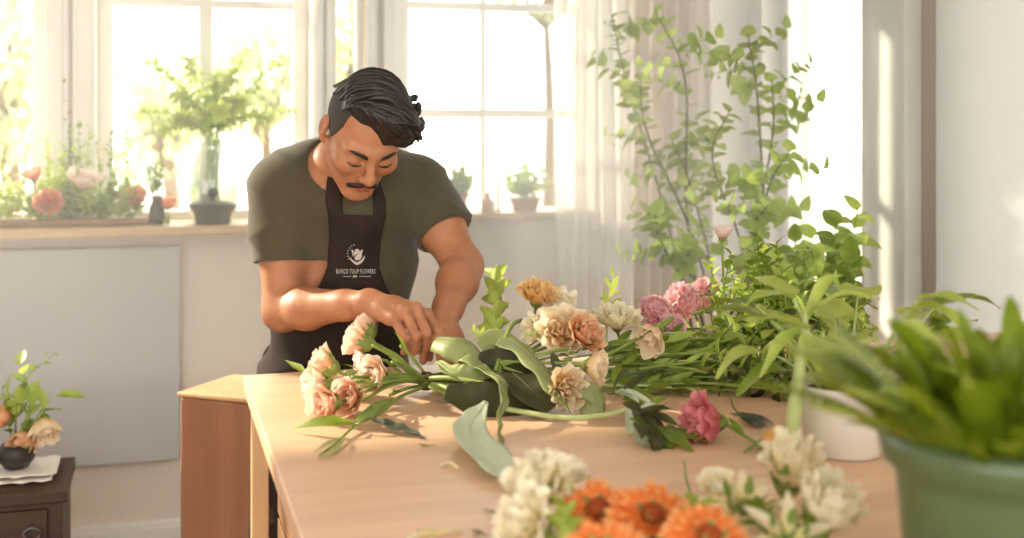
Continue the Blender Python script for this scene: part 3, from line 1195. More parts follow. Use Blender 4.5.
# long top swept over towards the photo's right
top = ell_((.006, .006, .060), (.074, .100, .080))
top2 = ell_((.030, .056, .074), (.064, .046, .050))
e = np.maximum(.03 - np.abs(top - top2), 0) / .03
top = np.minimum(top, top2) - e * e * .03 * .25
ph = Y * 70 + 26 * X + 5 * np.sin(X * 38 + Z * 30) + 3 * np.sin(Z * 50)
top = top + .0030 * np.sin(ph) + .0016 * np.sin(ph * 2.3 + X * 60)
edge = .036 - Z + .010 * np.sin(Y * 60) - np.clip(X, 0, .1) * .15 + np.clip(Y, 0, .1) * .30 - np.clip(-Y - .02, 0, .1) * .5     # lower edge of the long hair
front_ = Y - np.interp(X, HLX, HLY) - .003 * np.sin(X * 130)
top = np.maximum(top, np.maximum(edge, front_))
hs.D = top.astype(np.float32)
hair = hs.mesh('hair', M['hair'], man, smooth_it=1)
# separate locks lying over the top
rng = random.Random(11)
lk = MB()
for i in range(95):
    y0 = -.085 + .165 * (i % 24) / 23 + rng.uniform(-.005, .005)
    lay = i // 24
    x0 = -.062 + .026 * lay + rng.uniform(-.008, .008)
    pts = []
    Lk = rng.uniform(.07, .11)
    lift = rng.uniform(.000, .006)
    Lk = min(Lk, .083 - x0)
    for j in range(9):
        v = j / 8
        x = x0 + Lk * v
        y = y0 + .030 * v + .008 * math.sin(v * 5 + i) * v
        # height of the hair mass over (x, y)
        y = min(y, float(np.interp(x, HLX, HLY)) + .005)
        a = ((x - .006) / .076) ** 2 + ((y - .006) / .102) ** 2
        zt = .060 + .083 * math.sqrt(max(.0, 1 - a)) if a < 1 else .072 - (a - 1) * .04
        b2 = ((x - .030) / .066) ** 2 + ((y - .056) / .048) ** 2
        if b2 < 1:
            zt = max(zt, .074 + .052 * math.sqrt(1 - b2))
        pts.append(wd(hd(x, y, zt + lift * math.sin(v * PI) - .001 - (.006 * max(0, v - .8) * 5 if a > .8 else 0))))
    lk.tube(pts, [.0012 + .0036 * math.sin(PI * min(1, .12 + .8 * v / 8)) for v in range(9)], 6)
# wavy ends sweeping along the hairline to the side
for i in range(26):
    u = i / 25
    x0 = -.050 + .075 * u
    pts = []
    for j in range(9):
        v = j / 8
        x = x0 + (.062 - .012 * u) * v
        y = .070 + .026 * math.sin(min(1, v * 1.1) * PI * .8) + .004 * math.sin(i * 2.1) - .012 * abs(u - .4)
        y = min(y, float(np.interp(x, HLX, HLY)) + .006)
        z = .122 - .010 * abs(u - .5) - .034 * v ** 1.5 - .010 * u * v + .004 * math.sin(v * 7 + i)
        pts.append(wd(hd(x, y, z)))
    lk.tube(pts, [.0018 + .0044 * math.sin(PI * min(1, .15 + .8 * j / 8)) for j in range(9)], 6)
# curled tips along the swept side
for i in range(18):
    a = -.9 + 1.55 * i / 17
    c0 = Vector((.074 + .010 * math.cos(a), .030 + .058 * math.sin(a), .096 - .010 * math.sin(a)))
    pts = [wd(hd(c0.x + .011 * math.sin(t * .8 + i), c0.y + .009 * math.cos(t * .9 + i * 1.3), c0.z - .007 * t + .004 * math.sin(i * 3))) for t in range(6)]
    lk.tube(pts, [.0045, .0062, .0066, .0058, .0042, .0018], 6)
lk.build('hair_lock', M['hair'], hair)

fx = MB()
for s_ in (-1, 1):         # moustache
    for j in range(5):
        o = j * .0022
        fx.tube(bez([wd(hd(s_ * .002, .1035 - o * .5, -.0465 - o)), wd(hd(s_ * .017, .1015 - o * .4, -.0500 - o)), wd(hd(s_ * .030, .092, -.0575 - o * .8)), wd(hd(s_ * .035, .084, -.0640 - o * .4))], 10), [.0022, .0028, .0030, .0030, .0029, .0027, .0025, .0021, .0017, .0013, .0008], 6)
fx.build('moustache', M['hair'], man)
for s_ in (-1, 1):
    eb = MB()
    for j in range(3):
        eb.tube(bez([wd(hd(s_ * .014, .0965 - j * .001, .0205 + j * .0024)), wd(hd(s_ * .030, .0925, .0265 + j * .0020)), wd(hd(s_ * .047, .0775, .0245 + j * .0008)), wd(hd(s_ * .053, .070, .0205))], 8), [.0014, .0020, .0024, .0024, .0023, .0021, .0018, .0013, .0008], 6)
    eb.build('eyebrow', M['hair'], man)
    ey = MB()
    ey.sphere(wd(hd(s_ * .032, .0765, -.0045)), .0110, 16, 12)
    eo = ey.build('eye', M['eyewhite'], man)
    ir = MB(); ir.sphere(wd(hd(s_ * .0325, .0812, -.0080)), .0072, 12, 8); ir.build('iris', M['iris'], eo)
    ls = MB()
    ls.tube(bez([wd(hd(s_ * .017, .0868, -.0045)), wd(hd(s_ * .026, .0905, -.0060)), wd(hd(s_ * .038, .0895, -.0060)), wd(hd(s_ * .048, .0815, -.0035))], 8), [.0006, .0012, .0014, .0014, .0014, .0014, .0013, .001, .0006], 5)
    ls.build('eyelashes', M['hair'], eo)
lp = MB()
lp.tube(bez([wd(hd(-.021, .0865, -.0665)), wd(hd(-.009, .0925, -.0715)), wd(hd(0, .0932, -.0725)), wd(hd(.009, .0925, -.0715)), wd(hd(.021, .0865, -.0665))], 12), [.0012, .0028, .0038, .0044, .0048, .0048, .0048, .0048, .0048, .0044, .0038, .0028, .0012], 8)
lp.build('lips', M['lip'], man)
# a ring on the right hand
# ---- print on the apron: flower emblem and lettering, laid on the cloth
dg = bpy.context.evaluated_depsgraph_get()
bv = BVHTree.FromObject(apron, dg)
AO = parent_org(apron)


def drape(px, py, lift=.0012):
    o = Vector((0, 0, HC)); d = (P(px, py, 1.0) - o).normalized()
    h = bv.ray_cast(o - AO, d)
    if h[0] is None:
        return P(px, py, 2.63)
    return h[0] + AO - d * lift


def draped_poly(mb, outline, div=1):
    """outline in picture-plane units of the cloth, triangulated through bmesh"""
    bm = bmesh.new()
    vs = [bm.verts.new((x, -y, 0)) for x, y in outline]
    f = bm.faces.new(vs)
    bmesh.ops.triangulate(bm, faces=[f])
    bm.verts.ensure_lookup_table(); bm.verts.index_update()
    mb.add([drape(v.co.x, -v.co.y) for v in bm.verts], [[v.index for v in f.verts] for f in bm.faces])
    bm.free()


lg = MB()
cx, cy, u = 357.2, 255.0, 1.0
petal_c = [(0, -6.4), (1.9, -5.2), (2.6, -3.4), (-1.6, .2), (-3.0, 1.2), (-3.2, -2.2), (-1.9, -5.2)]
petal_r = [(3.0, -3.6), (4.2, -5.2), (6.0, -5.0), (4.8, -2.6), (4.6, 1.6), (2.8, 4.6), (.2, 5.4), (-2.2, 4.6), (-2.9, 2.2), (-1.2, 1.0)]
petal_l = [(-3.6, -3.0), (-4.0, 1.6), (-3.6, 2.6), (-4.7, .6), (-4.9, -2.4), (-6.0, -5.0), (-4.2, -5.2)]
leaf_l = [(-7.6, 1.0), (-5.6, 4.2), (-2.2, 6.6), (0, 7.4), (0, 10.2), (-3.6, 8.2), (-6.6, 5.0)]
leaf_r = [(7.8, .2), (7.0, 4.4), (4.2, 8.0), (0.2, 10.2), (.2, 7.4), (2.6, 6.2), (5.4, 3.6)]
for pl in (petal_c, petal_r, petal_l, leaf_l, leaf_r):
    draped_poly(lg, [(cx + x * u, cy + y * u) for x, y in pl])
for k in range(7):         # tiny arc of marks over the flower
    a = R(150 + 17 * k)
    lx_, ly_ = cx + 9.6 * math.cos(a), cy - 1 + 9.6 * math.sin(a)
    draped_poly(lg, [(lx_ - .5, ly_ - .5), (lx_ + .5, ly_ - .5), (lx_ + .5, ly_ + .5), (lx_ - .5, ly_ + .5)])
lg.build('emblem', M['print'], apron, smooth=False)


def text_on_apron(txt, px, py, wpx, hpx, name):
    fc = bpy.data.curves.new('lettering', 'FONT')
    fc.body = txt; fc.size = 1.0; fc.align_x = 'CENTER'; fc.resolution_u = 2; fc.space_character = 1.1
    fo = bpy.data.objects.new('lettering', fc)
    COL.objects.link(fo)
    bpy.context.view_layer.update()
    me = bpy.data.meshes.new_from_object(fo.evaluated_get(bpy.context.evaluated_depsgraph_get()))
    bpy.data.objects.remove(fo)
    xs = [v.co.x for v in me.vertices]; ys_ = [v.co.y for v in me.vertices]
    w_, h_ = max(xs) - min(xs), max(ys_) - min(ys_)
    mb = MB()
    mb.add([drape(px + (v.co.x - (max(xs) + min(xs)) / 2) / w_ * wpx, py - (v.co.y - min(ys_)) / h_ * hpx) for v in me.vertices], [list(p.vertices) for p in me.polygons])
    bpy.data.meshes.remove(me)
    mb.build(name, M['print'], apron, smooth=False)


text_on_apron('BUNCO TULIP FLOWERS', 355.8, 273.6, 39, 4.6, 'lettering')
ln = MB()
for a_, b_2 in ((353.0, 354.2), (354.5, 355.3), (355.6, 356.8)):      # illegible specks between the rules
    draped_poly(ln, [(a_, 275.5), (b_2, 275.5), (b_2, 277.4), (a_, 277.4)])
for a_, b_2 in ((343, 351), (359.5, 371)):
    draped_poly(ln, [(a_, 276.2), (b_2, 276.2), (b_2, 276.7), (a_, 276.7)])
ln.build('emblem', M['print'], apron, smooth=False)
# ================================================================ bench
BX0, BX1, BY0, BY1 = .17, 2.02, .72, 2.515
bench = thing('work_bench', ((BX0 + BX1) / 2, (BY0 + BY1) / 2, 0), 'pale maple work bench covered with cut flowers, stems and leaves', 'work bench')
b = MB(); b.box((BX0, BY0, TZ - .032), (BX1, BY1, TZ)); b.build('bench_top', M['bench'], bench, smooth=False, bevel=.003)
for x, y in ((BX0 + .012, BY1 - .075), (BX0 + .012, BY0 + .04), (BX1 - .08, BY1 - .075), (BX1 - .08, BY0 + .04)):
    b = MB(); b.box((x, y, 0), (x + .034, y + .034, TZ - .032)); b.build('leg', M['bench_z'], bench, smooth=False, bevel=.004)
b = MB(); b.box((BX0 + .03, BY0 + .075, TZ - .060), (BX0 + .045, BY1 - .076, TZ - .032)); b.build('rail', M['bench_y'], bench, smooth=False, bevel=.002)
b = MB(); b.box((BX0 + .047, BY1 - .065, TZ - .08), (BX1 - .08, BY1 - .05, TZ - .032)); b.build('rail', M['bench'], bench, smooth=False, bevel=.002)
b = MB(); b.box((BX0 + .02, BY0 + .10, .16), (BX1 - .03, BY1 - .10, .185)); b.build('lower_shelf', M['bench'], bench, smooth=False, bevel=.002)


def crate(x0, y0, z0, x1, y1, z1, label):
    t = thing('wooden_crate', ((x0 + x1) / 2, (y0 + y1) / 2, z0), label, 'crate', 'crates on the shelf of the bench')
    for i in range(3):
        za = z0 + (z1 - z0) * i / 3; zb_ = za + (z1 - z0) / 3 - .012
        for bx in (((x0, y0, za), (x1, y0 + .014, zb_)), ((x0, y1 - .014, za), (x1, y1, zb_)), ((x0, y0 + .014, za), (x0 + .014, y1 - .014, zb_)), ((x1 - .014, y0 + .014, za), (x1, y1 - .014, zb_))):
            b = MB(); b.box(*bx); b.build('board', M['crate'], t, smooth=False, bevel=.002)
    for x, y in ((x0 + .015, y0 + .015), (x1 - .035, y0 + .015), (x0 + .015, y1 - .035), (x1 - .035, y1 - .035)):
        b = MB(); b.box((x, y, z0), (x + .02, y + .02, z1 - .012)); b.build('post', M['crate'], t, smooth=False)
    b = MB(); b.box((x0 + .014, y0 + .014, z0), (x1 - .014, y1 - .014, z0 + .012)); b.build('bottom', M['crate'], t, smooth=False)
    return t


crate(.225, 1.95, .187, .60, 2.36, .50, 'lower brown slatted crate on the shelf under the bench top, behind the bench leg')
crate(.225, 1.95, .505, .60, 2.36, .74, 'upper brown slatted crate stacked just below the left end of the bench top')
crate(.225, 1.40, .187, .60, 1.86, .62, 'brown slatted crate under the bench, nearer than the two stacked crates')

# beech box on the floor behind the bench
ctr = Vector((.215, 3.07, 0))
bt = pj(218, 402, 2.83).z
box = thing('wooden_box', ctr, 'tall plain beech wood box standing on the floor left of the bench', 'box')
rot = R(-38)
b = MB()
b.box((ctr.x - .115, ctr.y - .115, 0), (ctr.x + .115, ctr.y + .115, bt - .012), rot=rot)
b.build('box_body', M['box'], box, smooth=False, bevel=.008)
b = MB(); b.box((ctr.x - .12, ctr.y - .12, bt - .011), (ctr.x + .12, ctr.y + .12, bt), rot=rot); b.build('box_top', M['bench_z'], box, smooth=False, bevel=.004)

# dark side cabinet in the corner of the view
DC = 3.0
cz = HC - (491 - YH) / F * DC
c0 = P(62, 493, DC)
cab = thing('side_cabinet', (c0.x - .3, c0.y + .2, 0), 'low dark wooden side cabinet with a drawer and ring pull by the wall', 'cabinet')
x1, y0 = c0.x, c0.y
b = MB(); b.box((x1 - .62, y0, cz - .03), (x1 + .012, y0 + .33, cz)); b.build('cabinet_top', M['dark_wood'], cab, smooth=False, bevel=.004)
b = MB()
b.box((x1 - .60, y0 + .02, .06), (x1, y0 + .32, cz - .03)); b.build('cabinet_body', M['dark_wood'], cab, smooth=False, bevel=.003)
dr = MB(); dr.box((x1 - .56, y0 + .006, cz - .20), (x1 - .035, y0 + .02, cz - .045)); dro = dr.build('drawer', M['dark_wood'], cab, smooth=False, bevel=.003)
hp = P(33, 530, DC)
rg = MB(); rg.tube([(hp.x + .02 * math.cos(a), y0 - .004, hp.z - .002 + .014 * math.sin(a)) for a in [2 * PI * i / 20 for i in range(21)]], .0028, 8, cap=False)
rg.sphere((hp.x, y0 + .002, hp.z + .012), .007); rg.build('ring_pull', M['metal'], dro)
for xx in (x1 - .59, x1 - .05):
    for yy in (y0 + .03, y0 + .27):
        b = MB(); b.box((xx, yy, 0), (xx + .04, yy + .04, .06)); b.build('foot', M['dark_wood'], cab, smooth=False)
# ================================================================ plant materials
M['leaf'] = mat('leaf_green', (130, 152, 62), (102, 126, 46), scale=30, rough=.45, trans=.35, tcol=(170, 190, 60))
M['leaf_light'] = mat('leaf_light_green', (188, 206, 112), (162, 184, 86), scale=30, rough=.5, trans=.4, tcol=(205, 215, 90))
M['leaf_dark'] = mat('leaf_dark_shaded', (80, 78, 44), (58, 56, 32), scale=30, rough=.6, trans=.25, tcol=(130, 150, 50))  # dark leaf colour pushed to olive-brown to carry the deep shade inside the bunch
M['leaf_sage'] = mat('leaf_sage', (170, 178, 122), (150, 160, 102), scale=14, rough=.5, trans=.28, tcol=(176, 180, 96), bump=.15, bscale=60)
M['leaf_pale'] = mat('leaf_pale', (216, 226, 200), (198, 212, 178), scale=14, rough=.5, trans=.25, bump=.15, bscale=60)
M['leaf_grey'] = mat('leaf_grey_green', (96, 104, 88), (76, 84, 70), scale=20, rough=.6, trans=.15)
M['stem'] = mat('stem_green', (142, 158, 82), (116, 134, 62), scale=20, rough=.5)
M['stem_pale'] = mat('stem_pale_green', (186, 198, 138), (164, 180, 116), scale=20, rough=.5)
M['bark'] = mat('bark', (120, 98, 76), (92, 74, 56), scale=20, rough=.9, stretch=(1, 1, .2))
M['peach'] = mat('petal_peach', (0, 0, 0), scale=40, rough=.55, trans=.35, ramp=[(0, (226, 196, 130)), (.4, (246, 200, 164)), (.8, (252, 220, 194)), (1, (255, 236, 220))])
M['coral_rim'] = mat('petal_peach_coral', (0, 0, 0), scale=40, rough=.55, trans=.35, ramp=[(0, (234, 186, 120)), (.5, (246, 176, 138)), (1, (254, 226, 204))])
M['apricot'] = mat('petal_apricot', (0, 0, 0), scale=40, rough=.55, trans=.35, ramp=[(0, (232, 160, 70)), (.5, (248, 196, 112)), (1, (255, 222, 160))])
M['cream'] = mat('petal_cream', (0, 0, 0), scale=40, rough=.55, trans=.38, ramp=[(0, (226, 220, 130)), (.35, (254, 238, 186)), (1, (255, 249, 226))])
M['cream_peach'] = mat('petal_cream_peach', (0, 0, 0), scale=40, rough=.55, trans=.38, ramp=[(0, (238, 180, 106)), (.45, (252, 220, 168)), (1, (255, 242, 216))])
M['orange_peach'] = mat('petal_orange_peach', (0, 0, 0), scale=40, rough=.55, trans=.35, ramp=[(0, (226, 136, 70)), (.5, (246, 178, 122)), (1, (254, 216, 178))])
M['pink'] = mat('petal_pink', (0, 0, 0), scale=60, rough=.55, trans=.35, ramp=[(0, (238, 140, 150)), (.5, (255, 186, 192)), (1, (255, 228, 230))])
M['rose_pink'] = mat('petal_rose', (0, 0, 0), scale=60, rough=.55, trans=.3, ramp=[(0, (206, 112, 92)), (.5, (224, 110, 118)), (1, (245, 162, 166))])
M['coral'] = mat('petal_coral', (0, 0, 0), scale=40, rough=.55, trans=.35, ramp=[(0, (236, 108, 62)), (.5, (246, 142, 106)), (1, (253, 190, 162))])
M['blush'] = mat('petal_blush', (0, 0, 0), scale=40, rough=.55, trans=.38, ramp=[(0, (226, 170, 150)), (.5, (246, 210, 196)), (1, (253, 240, 234))])
M['gerbera'] = mat('petal_orange', (0, 0, 0), scale=40, rough=.5, trans=.25, ramp=[(0, (196, 76, 22)), (.45, (228, 104, 34)), (.75, (242, 138, 66)), (1, (251, 196, 132))])
M['gerbera_eye'] = mat('gerbera_centre', (170, 76, 28), (130, 54, 20), scale=400, rough=.8, bump=.5, bscale=600)
M['soil'] = mat('soil', (70, 52, 38), (48, 36, 27), scale=60, rough=.95, bump=.5, bscale=120)
M['pot_green'] = mat('green_glazed_pot', (78, 100, 62), (62, 84, 52), scale=4, rough=.35, spec=.5, coat=.3)
M['pot_white'] = mat('white_ceramic', (226, 222, 210), (214, 208, 194), scale=4, rough=.35, spec=.5)
M['terracotta'] = mat('terracotta', (196, 138, 104), (176, 118, 86), scale=10, rough=.85)
M['dark_pot'] = mat('dark_ceramic', (58, 52, 46), (44, 40, 36), scale=10, rough=.45)
M['bronze'] = mat('dark_bronze', (70, 66, 58), (52, 50, 44), scale=20, rough=.4, metal=.6)
M['paper'] = mat('paper', (226, 222, 214), (214, 208, 198), scale=6, rough=.85)
M['twine'] = mat('twine', (120, 90, 60), (90, 66, 44), scale=200, rough=.9)
M['blush_glass'] = mat('pinkish_glass_bottle', (226, 190, 172), (214, 176, 158), scale=8, rough=.2, spec=.5)
M['candle'] = mat('beige_stick', (214, 192, 168), (200, 176, 150), scale=10, rough=.6)

T0 = P(426, 381, 2.29)          # where the bunch is tied


def jit(rng, s):
    return Vector((rng.uniform(-s, s), rng.uniform(-s, s), rng.uniform(-s, s)))


def floor_pts(pts, r=.004, z=TZ):
    return [Vector((p.x, p.y, max(p.z, z + r))) for p in pts]


def flower(name, label, cat, bloom, bm, c, d, stem_pts, group=None, cal=None, lf=None, r0=.0026, smat='stem', lmat='leaf', zmin=None, seed=0):
    """bloom(mb, c, d, rng) fills the petals; c is the base of the flower head, d its axis"""
    rng = random.Random(seed + 17)
    pts = [Vector(c)] + [Vector(p) for p in stem_pts]
    if zmin is not None:
        pts = floor_pts(pts, r0, zmin)
    t = thing(name, pts[-1], label, cat, group)
    mb = MB(); bloom(mb, Vector(c), Vector(d).normalized(), rng)
    if zmin is not None:
        mb.v = [(x, y, max(z, zmin + .001)) for x, y, z in mb.v]
    head = mb.build('flower_head', M[bm], t)
    st = MB(); cv = stem_tube(st, pts, r0, r0 * .9, n=6 * (len(pts) - 1)); st.build('stem', M[smat], t)
    if cal:
        cb_ = MB(); calyx(cb_, Vector(c), Vector(d), cal[0], cal[1], rng); cb_.build('calyx', M[smat], t)
    if lf:
        for (tt, L, W, ang, lift, mm) in lf:
            i = min(int(tt * (len(cv) - 1)), len(cv) - 2)
            dd = (cv[i] - cv[i + 1]).normalized()
            o = frame(dd) @ Vector((math.cos(ang), math.sin(ang), 0))
            lb = MB(); leaf(lb, cv[i], dd * .7 + o * .7 + Vector((0, 0, lift)), dd + Vector((0, 0, .6)), L, W, bend=.5, nv=10, nu=2, rng=rng)
            if zmin is not None:
                lb.v = [(x, y, max(z, zmin + .001)) for x, y, z in lb.v]
            lb.build('leaf', M[mm], t)
    return t, head


def ruffled(R_, H_, n=3, ruf=.12, open_=.25):
    lay = {2: [(4, 1.0, 1.0, .95, open_, .12), (3, .6, .95, .95, .05, .1)],
           3: [(5, 1.0, .95, .85, open_, .12), (4, .72, 1.0, .9, open_ * .5, .1), (3, .42, .95, 1.0, 0, .1)],
           4: [(6, 1.05, .80, .75, open_ * 1.5, .1), (5, .85, .95, .8, open_, .1), (5, .62, 1.0, .8, open_ * .5, .1), (4, .38, 1.0, .9, .0, .1)]}[n]
    return lambda mb, c, d, rng: cup_bloom(mb, c, d, R_, H_, lay, rng, ruf=ruf)


def lisian(s, n):
    lay = [(4, 1.0, .92, 1.0, .28, .10), (3, .74, 1.0, 1.05, .10, .08)] + ([(3, .45, .95, 1.0, .0, .08)] if n > 2 else [])
    return lambda mb, c, d, rng: cup_bloom(mb, c, d, s * .88, s * 1.6, lay, rng, ruf=.09, nu=7, nv=8)


# ---------------------------------------------------------------- the bunch in his hands: peach flowers on the left
TOWARD = -CF
pe = [  # px, py, h, size, head material, extra axis, layers, label
    (357, 341, .090, .031, 'peach', (-.2, -.2, -.1), 3, 'pale peach ruffled flower right beside the knuckles, uppermost at the front of the tied bunch'),
    (367, 327, .105, .027, 'peach', (0, .2, .4), 3, 'peach flower half hidden behind the hand at the top of the tied bunch'),
    (362, 361, .070, .020, 'blush', (-.3, 0, -.3), 2, 'small whitish peach bud hanging below the uppermost peach flower'),
    (323, 364, .055, .032, 'peach', (-.2, .1, .35), 3, 'peach flower with upturned petals at the far left of the bunch, next to the apron'),
    (316, 384, .045, .031, 'peach', (-.4, 0, .0), 3, 'outermost pale peach flower on the left of the tied bunch, between two others'),
    (326, 404, .030, .030, 'coral_rim', (-.25, -.2, 0), 3, 'coral-tinted peach flower resting on the bench at the lower left of the bunch'),
    (349, 397, .034, .030, 'coral_rim', (.1, -.2, .3), 3, 'coral-tinted peach flower with open wavy petals above the long green leaf'),
    (375, 377, .050, .032, 'peach', (-.2, -.25, .1), 3, 'cup-shaped peach flower nearest to the twine of the tied bunch'),
]
rng = random.Random(3)
for i, (px, py, h, s, bmn, ex, nl, lab) in enumerate(pe):
    ctr_ = PH(px, py, h)
    off = jit(rng, .010)
    d = (ctr_ - T0).normalized() + wd(Vector(ex)) - wd(Vector((0, 0, 0)))
    d.normalize()
    c = ctr_ - d * s * .75
    mid = c.lerp(T0 + off, .5) + Vector((0, 0, .006))
    end = T0 + off + (T0 - ctr_).normalized() * .10 + Vector((.02, 0, .0))
    flower('peach_flower', lab, 'flower', lisian(s, nl), bmn, c, d, [c - d * .03, mid, T0 + off, end], cal=(s * .8, s * .75), seed=i, zmin=TZ, r0=.0030)

# extra stems in the bunch
for i in range(9):
    a = PH(*[(372, 345, .10), (345, 372, .06), (352, 383, .05), (385, 352, .085), (360, 388, .045), (392, 362, .075), (352, 377, .055), (390, 395, .03), (400, 345, .09)][i])
    off = jit(rng, .010)
    t = thing('bare_cutting', a, 'bare green stem running through the tied bunch of peach flowers', 'stem', 'bare stems of the tied bunch')
    st = MB(); stem_tube(st, [a, a.lerp(T0 + off, .5) + Vector((0, 0, .004)), T0 + off, T0 + off + (T0 - a).normalized() * .12], .0032, .003); st.build('stem', M['stem'], t)
    lb = MB(); q = a.lerp(T0, .25); leaf(lb, q, (a - T0).normalized() + Vector((0, 0, .35)) + jit(rng, .3), (0, 0, 1), .05, .013, bend=.4, nv=7, rng=rng); lb.build('leaf', M['leaf'], t)

# twine round the stems
tw = thing('twine_tie', T0, 'brown twine tied round the stems beside the hand', 'twine')
b = MB()
ax = (PH(375, 377, .05) - T0).normalized()
FM = frame(ax)
b.tube([T0 + FM @ Vector((.0165 * math.cos(a), .0165 * math.sin(a), -.006 + .012 * a / (8 * PI))) for a in [8 * PI * i / 64 for i in range(65)]], .0017, 6)
b.build('twine_loop', M['twine'], tw)
b = MB(); b.tube(bez([T0 + FM @ Vector((.016, 0, 0)), T0 + Vector((-.01, -.025, .012)), T0 + Vector((-.018, -.032, -.006))], 8), .0014, 6); b.build('twine_end', M['twine'], tw)

# long leafy stem in front of the bunch
pts = [T0 + Vector((0, -.012, -.006)), PH(400, 397, .022), PH(381, 413, .016), PH(360, 422, .012), PH(352, 428, .008), PH(336, 443, .006), PH(320, 455, .006)]
t = thing('leafy_spray', pts[0], 'leafy green stem lying in front of the peach flowers with one long leaf pointing left', 'stem')
st = MB(); stem_tube(st, pts, .0036, .0018, 30); st.build('stem', M['stem'], t)
b = MB(); ribbon(b, [PH(358, 424, .012), PH(335, 422, .022), PH(312, 424, .018), PH(291, 429, .006)], [.006, .028, .024, .002], [(0, -.5, 1), (0, -.6, 1), (0, -.5, 1)], cup=.5); b.build('leaf', M['leaf'], t)
b = MB(); ribbon(b, [PH(342, 437, .008), PH(328, 444, .014), PH(313, 453, .004)], [.003, .013, .001], [(0, -.3, 1), (0, -.3, 1)], cup=.4, nv=12); b.build('leaf', M['leaf_sage'], t)
b = MB(); ribbon(b, [PH(345, 436, .008), PH(336, 448, .010), PH(318, 459, .003)], [.003, .013, .001], [(0, -.3, 1), (0, -.3, 1)], cup=.4, nv=12); b.build('leaf', M['leaf_sage'], t)
b = MB(); ribbon(b, [PH(395, 399, .020), PH(378, 408, .028), PH(362, 419, .022), PH(352, 426, .010)], [.004, .026, .020, .003], [(0, -.8, .8), (0, -.8, .8)], cup=1.3); b.build('bud_sheath', M['stem'], t)

dk = thing('fallen_leaf', PH(402, 430, .002), 'dark grey-green leaf lying flat on the bench below the tied bunch', 'leaf')
b = MB(); ribbon(b, [PH(372, 418, .016), PH(392, 426, .012), PH(410, 432, .006), PH(425, 438, .003)], [.012, .030, .022, .002], [(0, -.2, 1), (.1, -.2, 1)], cup=.4, wave=.002); b.build('leaf_blade', M['leaf_grey'], dk)
b = MB(); b.tube(bez([PH(390, 405, .02), PH(378, 412, .02), PH(372, 418, .016)], 6), .0022, 6); b.build('leaf_stalk', M['stem'], dk)
t = thing('single_leaf', PH(304, 372, .03), 'small green leaf sticking out left behind the outermost peach flowers', 'leaf')
b = MB(); ribbon(b, [PH(306, 374, .045), PH(297, 367, .05), PH(285, 360, .05)], [.006, .02, .001], [(0, -.7, .7), (0, -.7, .7)], cup=.5, nv=12); b.build('leaf_blade', M['leaf'], t)
b = MB(); b.tube([PH(330, 378, .045), PH(306, 374, .045)], .0018, 6); b.build('leaf_stalk', M['stem'], t)


# ---------------------------------------------------------------- broad leaves wrapped round the bunch
def wrapleaf(label, cen, wid, nrm, m, cup=.3, wave=.003, nv=30, name='wrapping_leaf', vein=True, seed=0):
    t = thing(name, cen[-1], label, 'leaf', None)
    b = MB(); ribbon(b, cen, wid, nrm, nv=nv, nu=5, cup=cup, wave=wave, seed=seed)
    b.v = [(x, y, max(z, TZ + .0012)) for x, y, z in b.v]
    b.build('leaf_blade', M[m], t, solid=.0012)
    if vein:
        b = MB(); cv = bez(cen, nv); b.tube([Vector((p.x, p.y, max(p.z, TZ + .003))) for p in cv], interp([.0022, .0018, .0006], nv), 6); b.build('midrib', M[m], t)
    return t


wrapleaf('thick rolled green leaf arching over the bunch just right of the left hand', [PH(437, 338, .105), PH(455, 340, .108), PH(475, 352, .088), PH(487, 372, .058)], [.060, .085, .092, .070],
         [(-.1, -.55, .8), (.1, -.6, .8), (.5, -.6, .5), (.6, -.7, 0)], 'leaf_sage', cup=[-1.1, -1.2, -1.0, -.8], wave=.001)
wrapleaf('olive leaf folded under the rolled leaf beside the left hand', [PH(437, 362, .070), PH(452, 372, .062), PH(470, 376, .056), PH(488, 372, .060)], [.012, .042, .046, .030],
         [(0, -.5, .9), (0, -.6, .8), (.1, -.7, .7)], 'leaf_sage', cup=.7, wave=.002, seed=2)
wrapleaf('long narrow olive leaf curling down from the bunch to the bench', [PH(478, 368, .066), PH(496, 379, .058), PH(503, 395, .044), PH(499, 415, .026), PH(499, 430, .012), PH(503, 446, .003)], [.030, .034, .026, .020, .016, .002],
         [(.1, -.3, 1), (.5, -.5, .7), (.7, -.7, .2), (.7, -.7, .1), (.3, -.6, .7)], 'leaf_sage', cup=.5, wave=.003, seed=4)
wrapleaf('pale green drooping leaf lying on the bench with its tip towards the cream flowers', [PH(486, 402, .036), PH(475, 417, .026), PH(470, 433, .022), PH(487, 455, .018), PH(508, 475, .010), PH(527, 492, .003)], [.010, .040, .060, .070, .056, .004],
         [(-.3, -.7, .6), (-.1, -.6, .8), (.1, -.4, .9), (.1, -.35, .95), (.1, -.3, 1)], 'leaf_pale', cup=.35, wave=.002, seed=1)
wrapleaf('long broad leaf edging the top of the wrapped bunch below the green spire', [PH(478, 343, .100), PH(500, 337, .108), PH(520, 346, .100), PH(540, 366, .075), PH(556, 390, .045), PH(570, 412, .018)], [.040, .060, .058, .060, .050, .008],
         [(-.1, -.6, .8), (.1, -.6, .8), (.4, -.6, .65), (.5, -.7, .45), (.5, -.7, .4)], 'leaf_sage', cup=[-.6, -.5, -.5, -.6, -.4], wave=.003, seed=6)
wrapleaf('broad leaf coloured dark as the shade inside the wrapped bunch', [PH(478, 366, .066), PH(505, 368, .062), PH(530, 388, .045), PH(552, 409, .015)], [.050, .075, .080, .030],
         [(0, -.9, .3), (.1, -.9, .2), (.2, -.9, .2)], 'leaf_dark', cup=.3, wave=.002, seed=7)  # stands in for the dark shade between the wrapping leaves
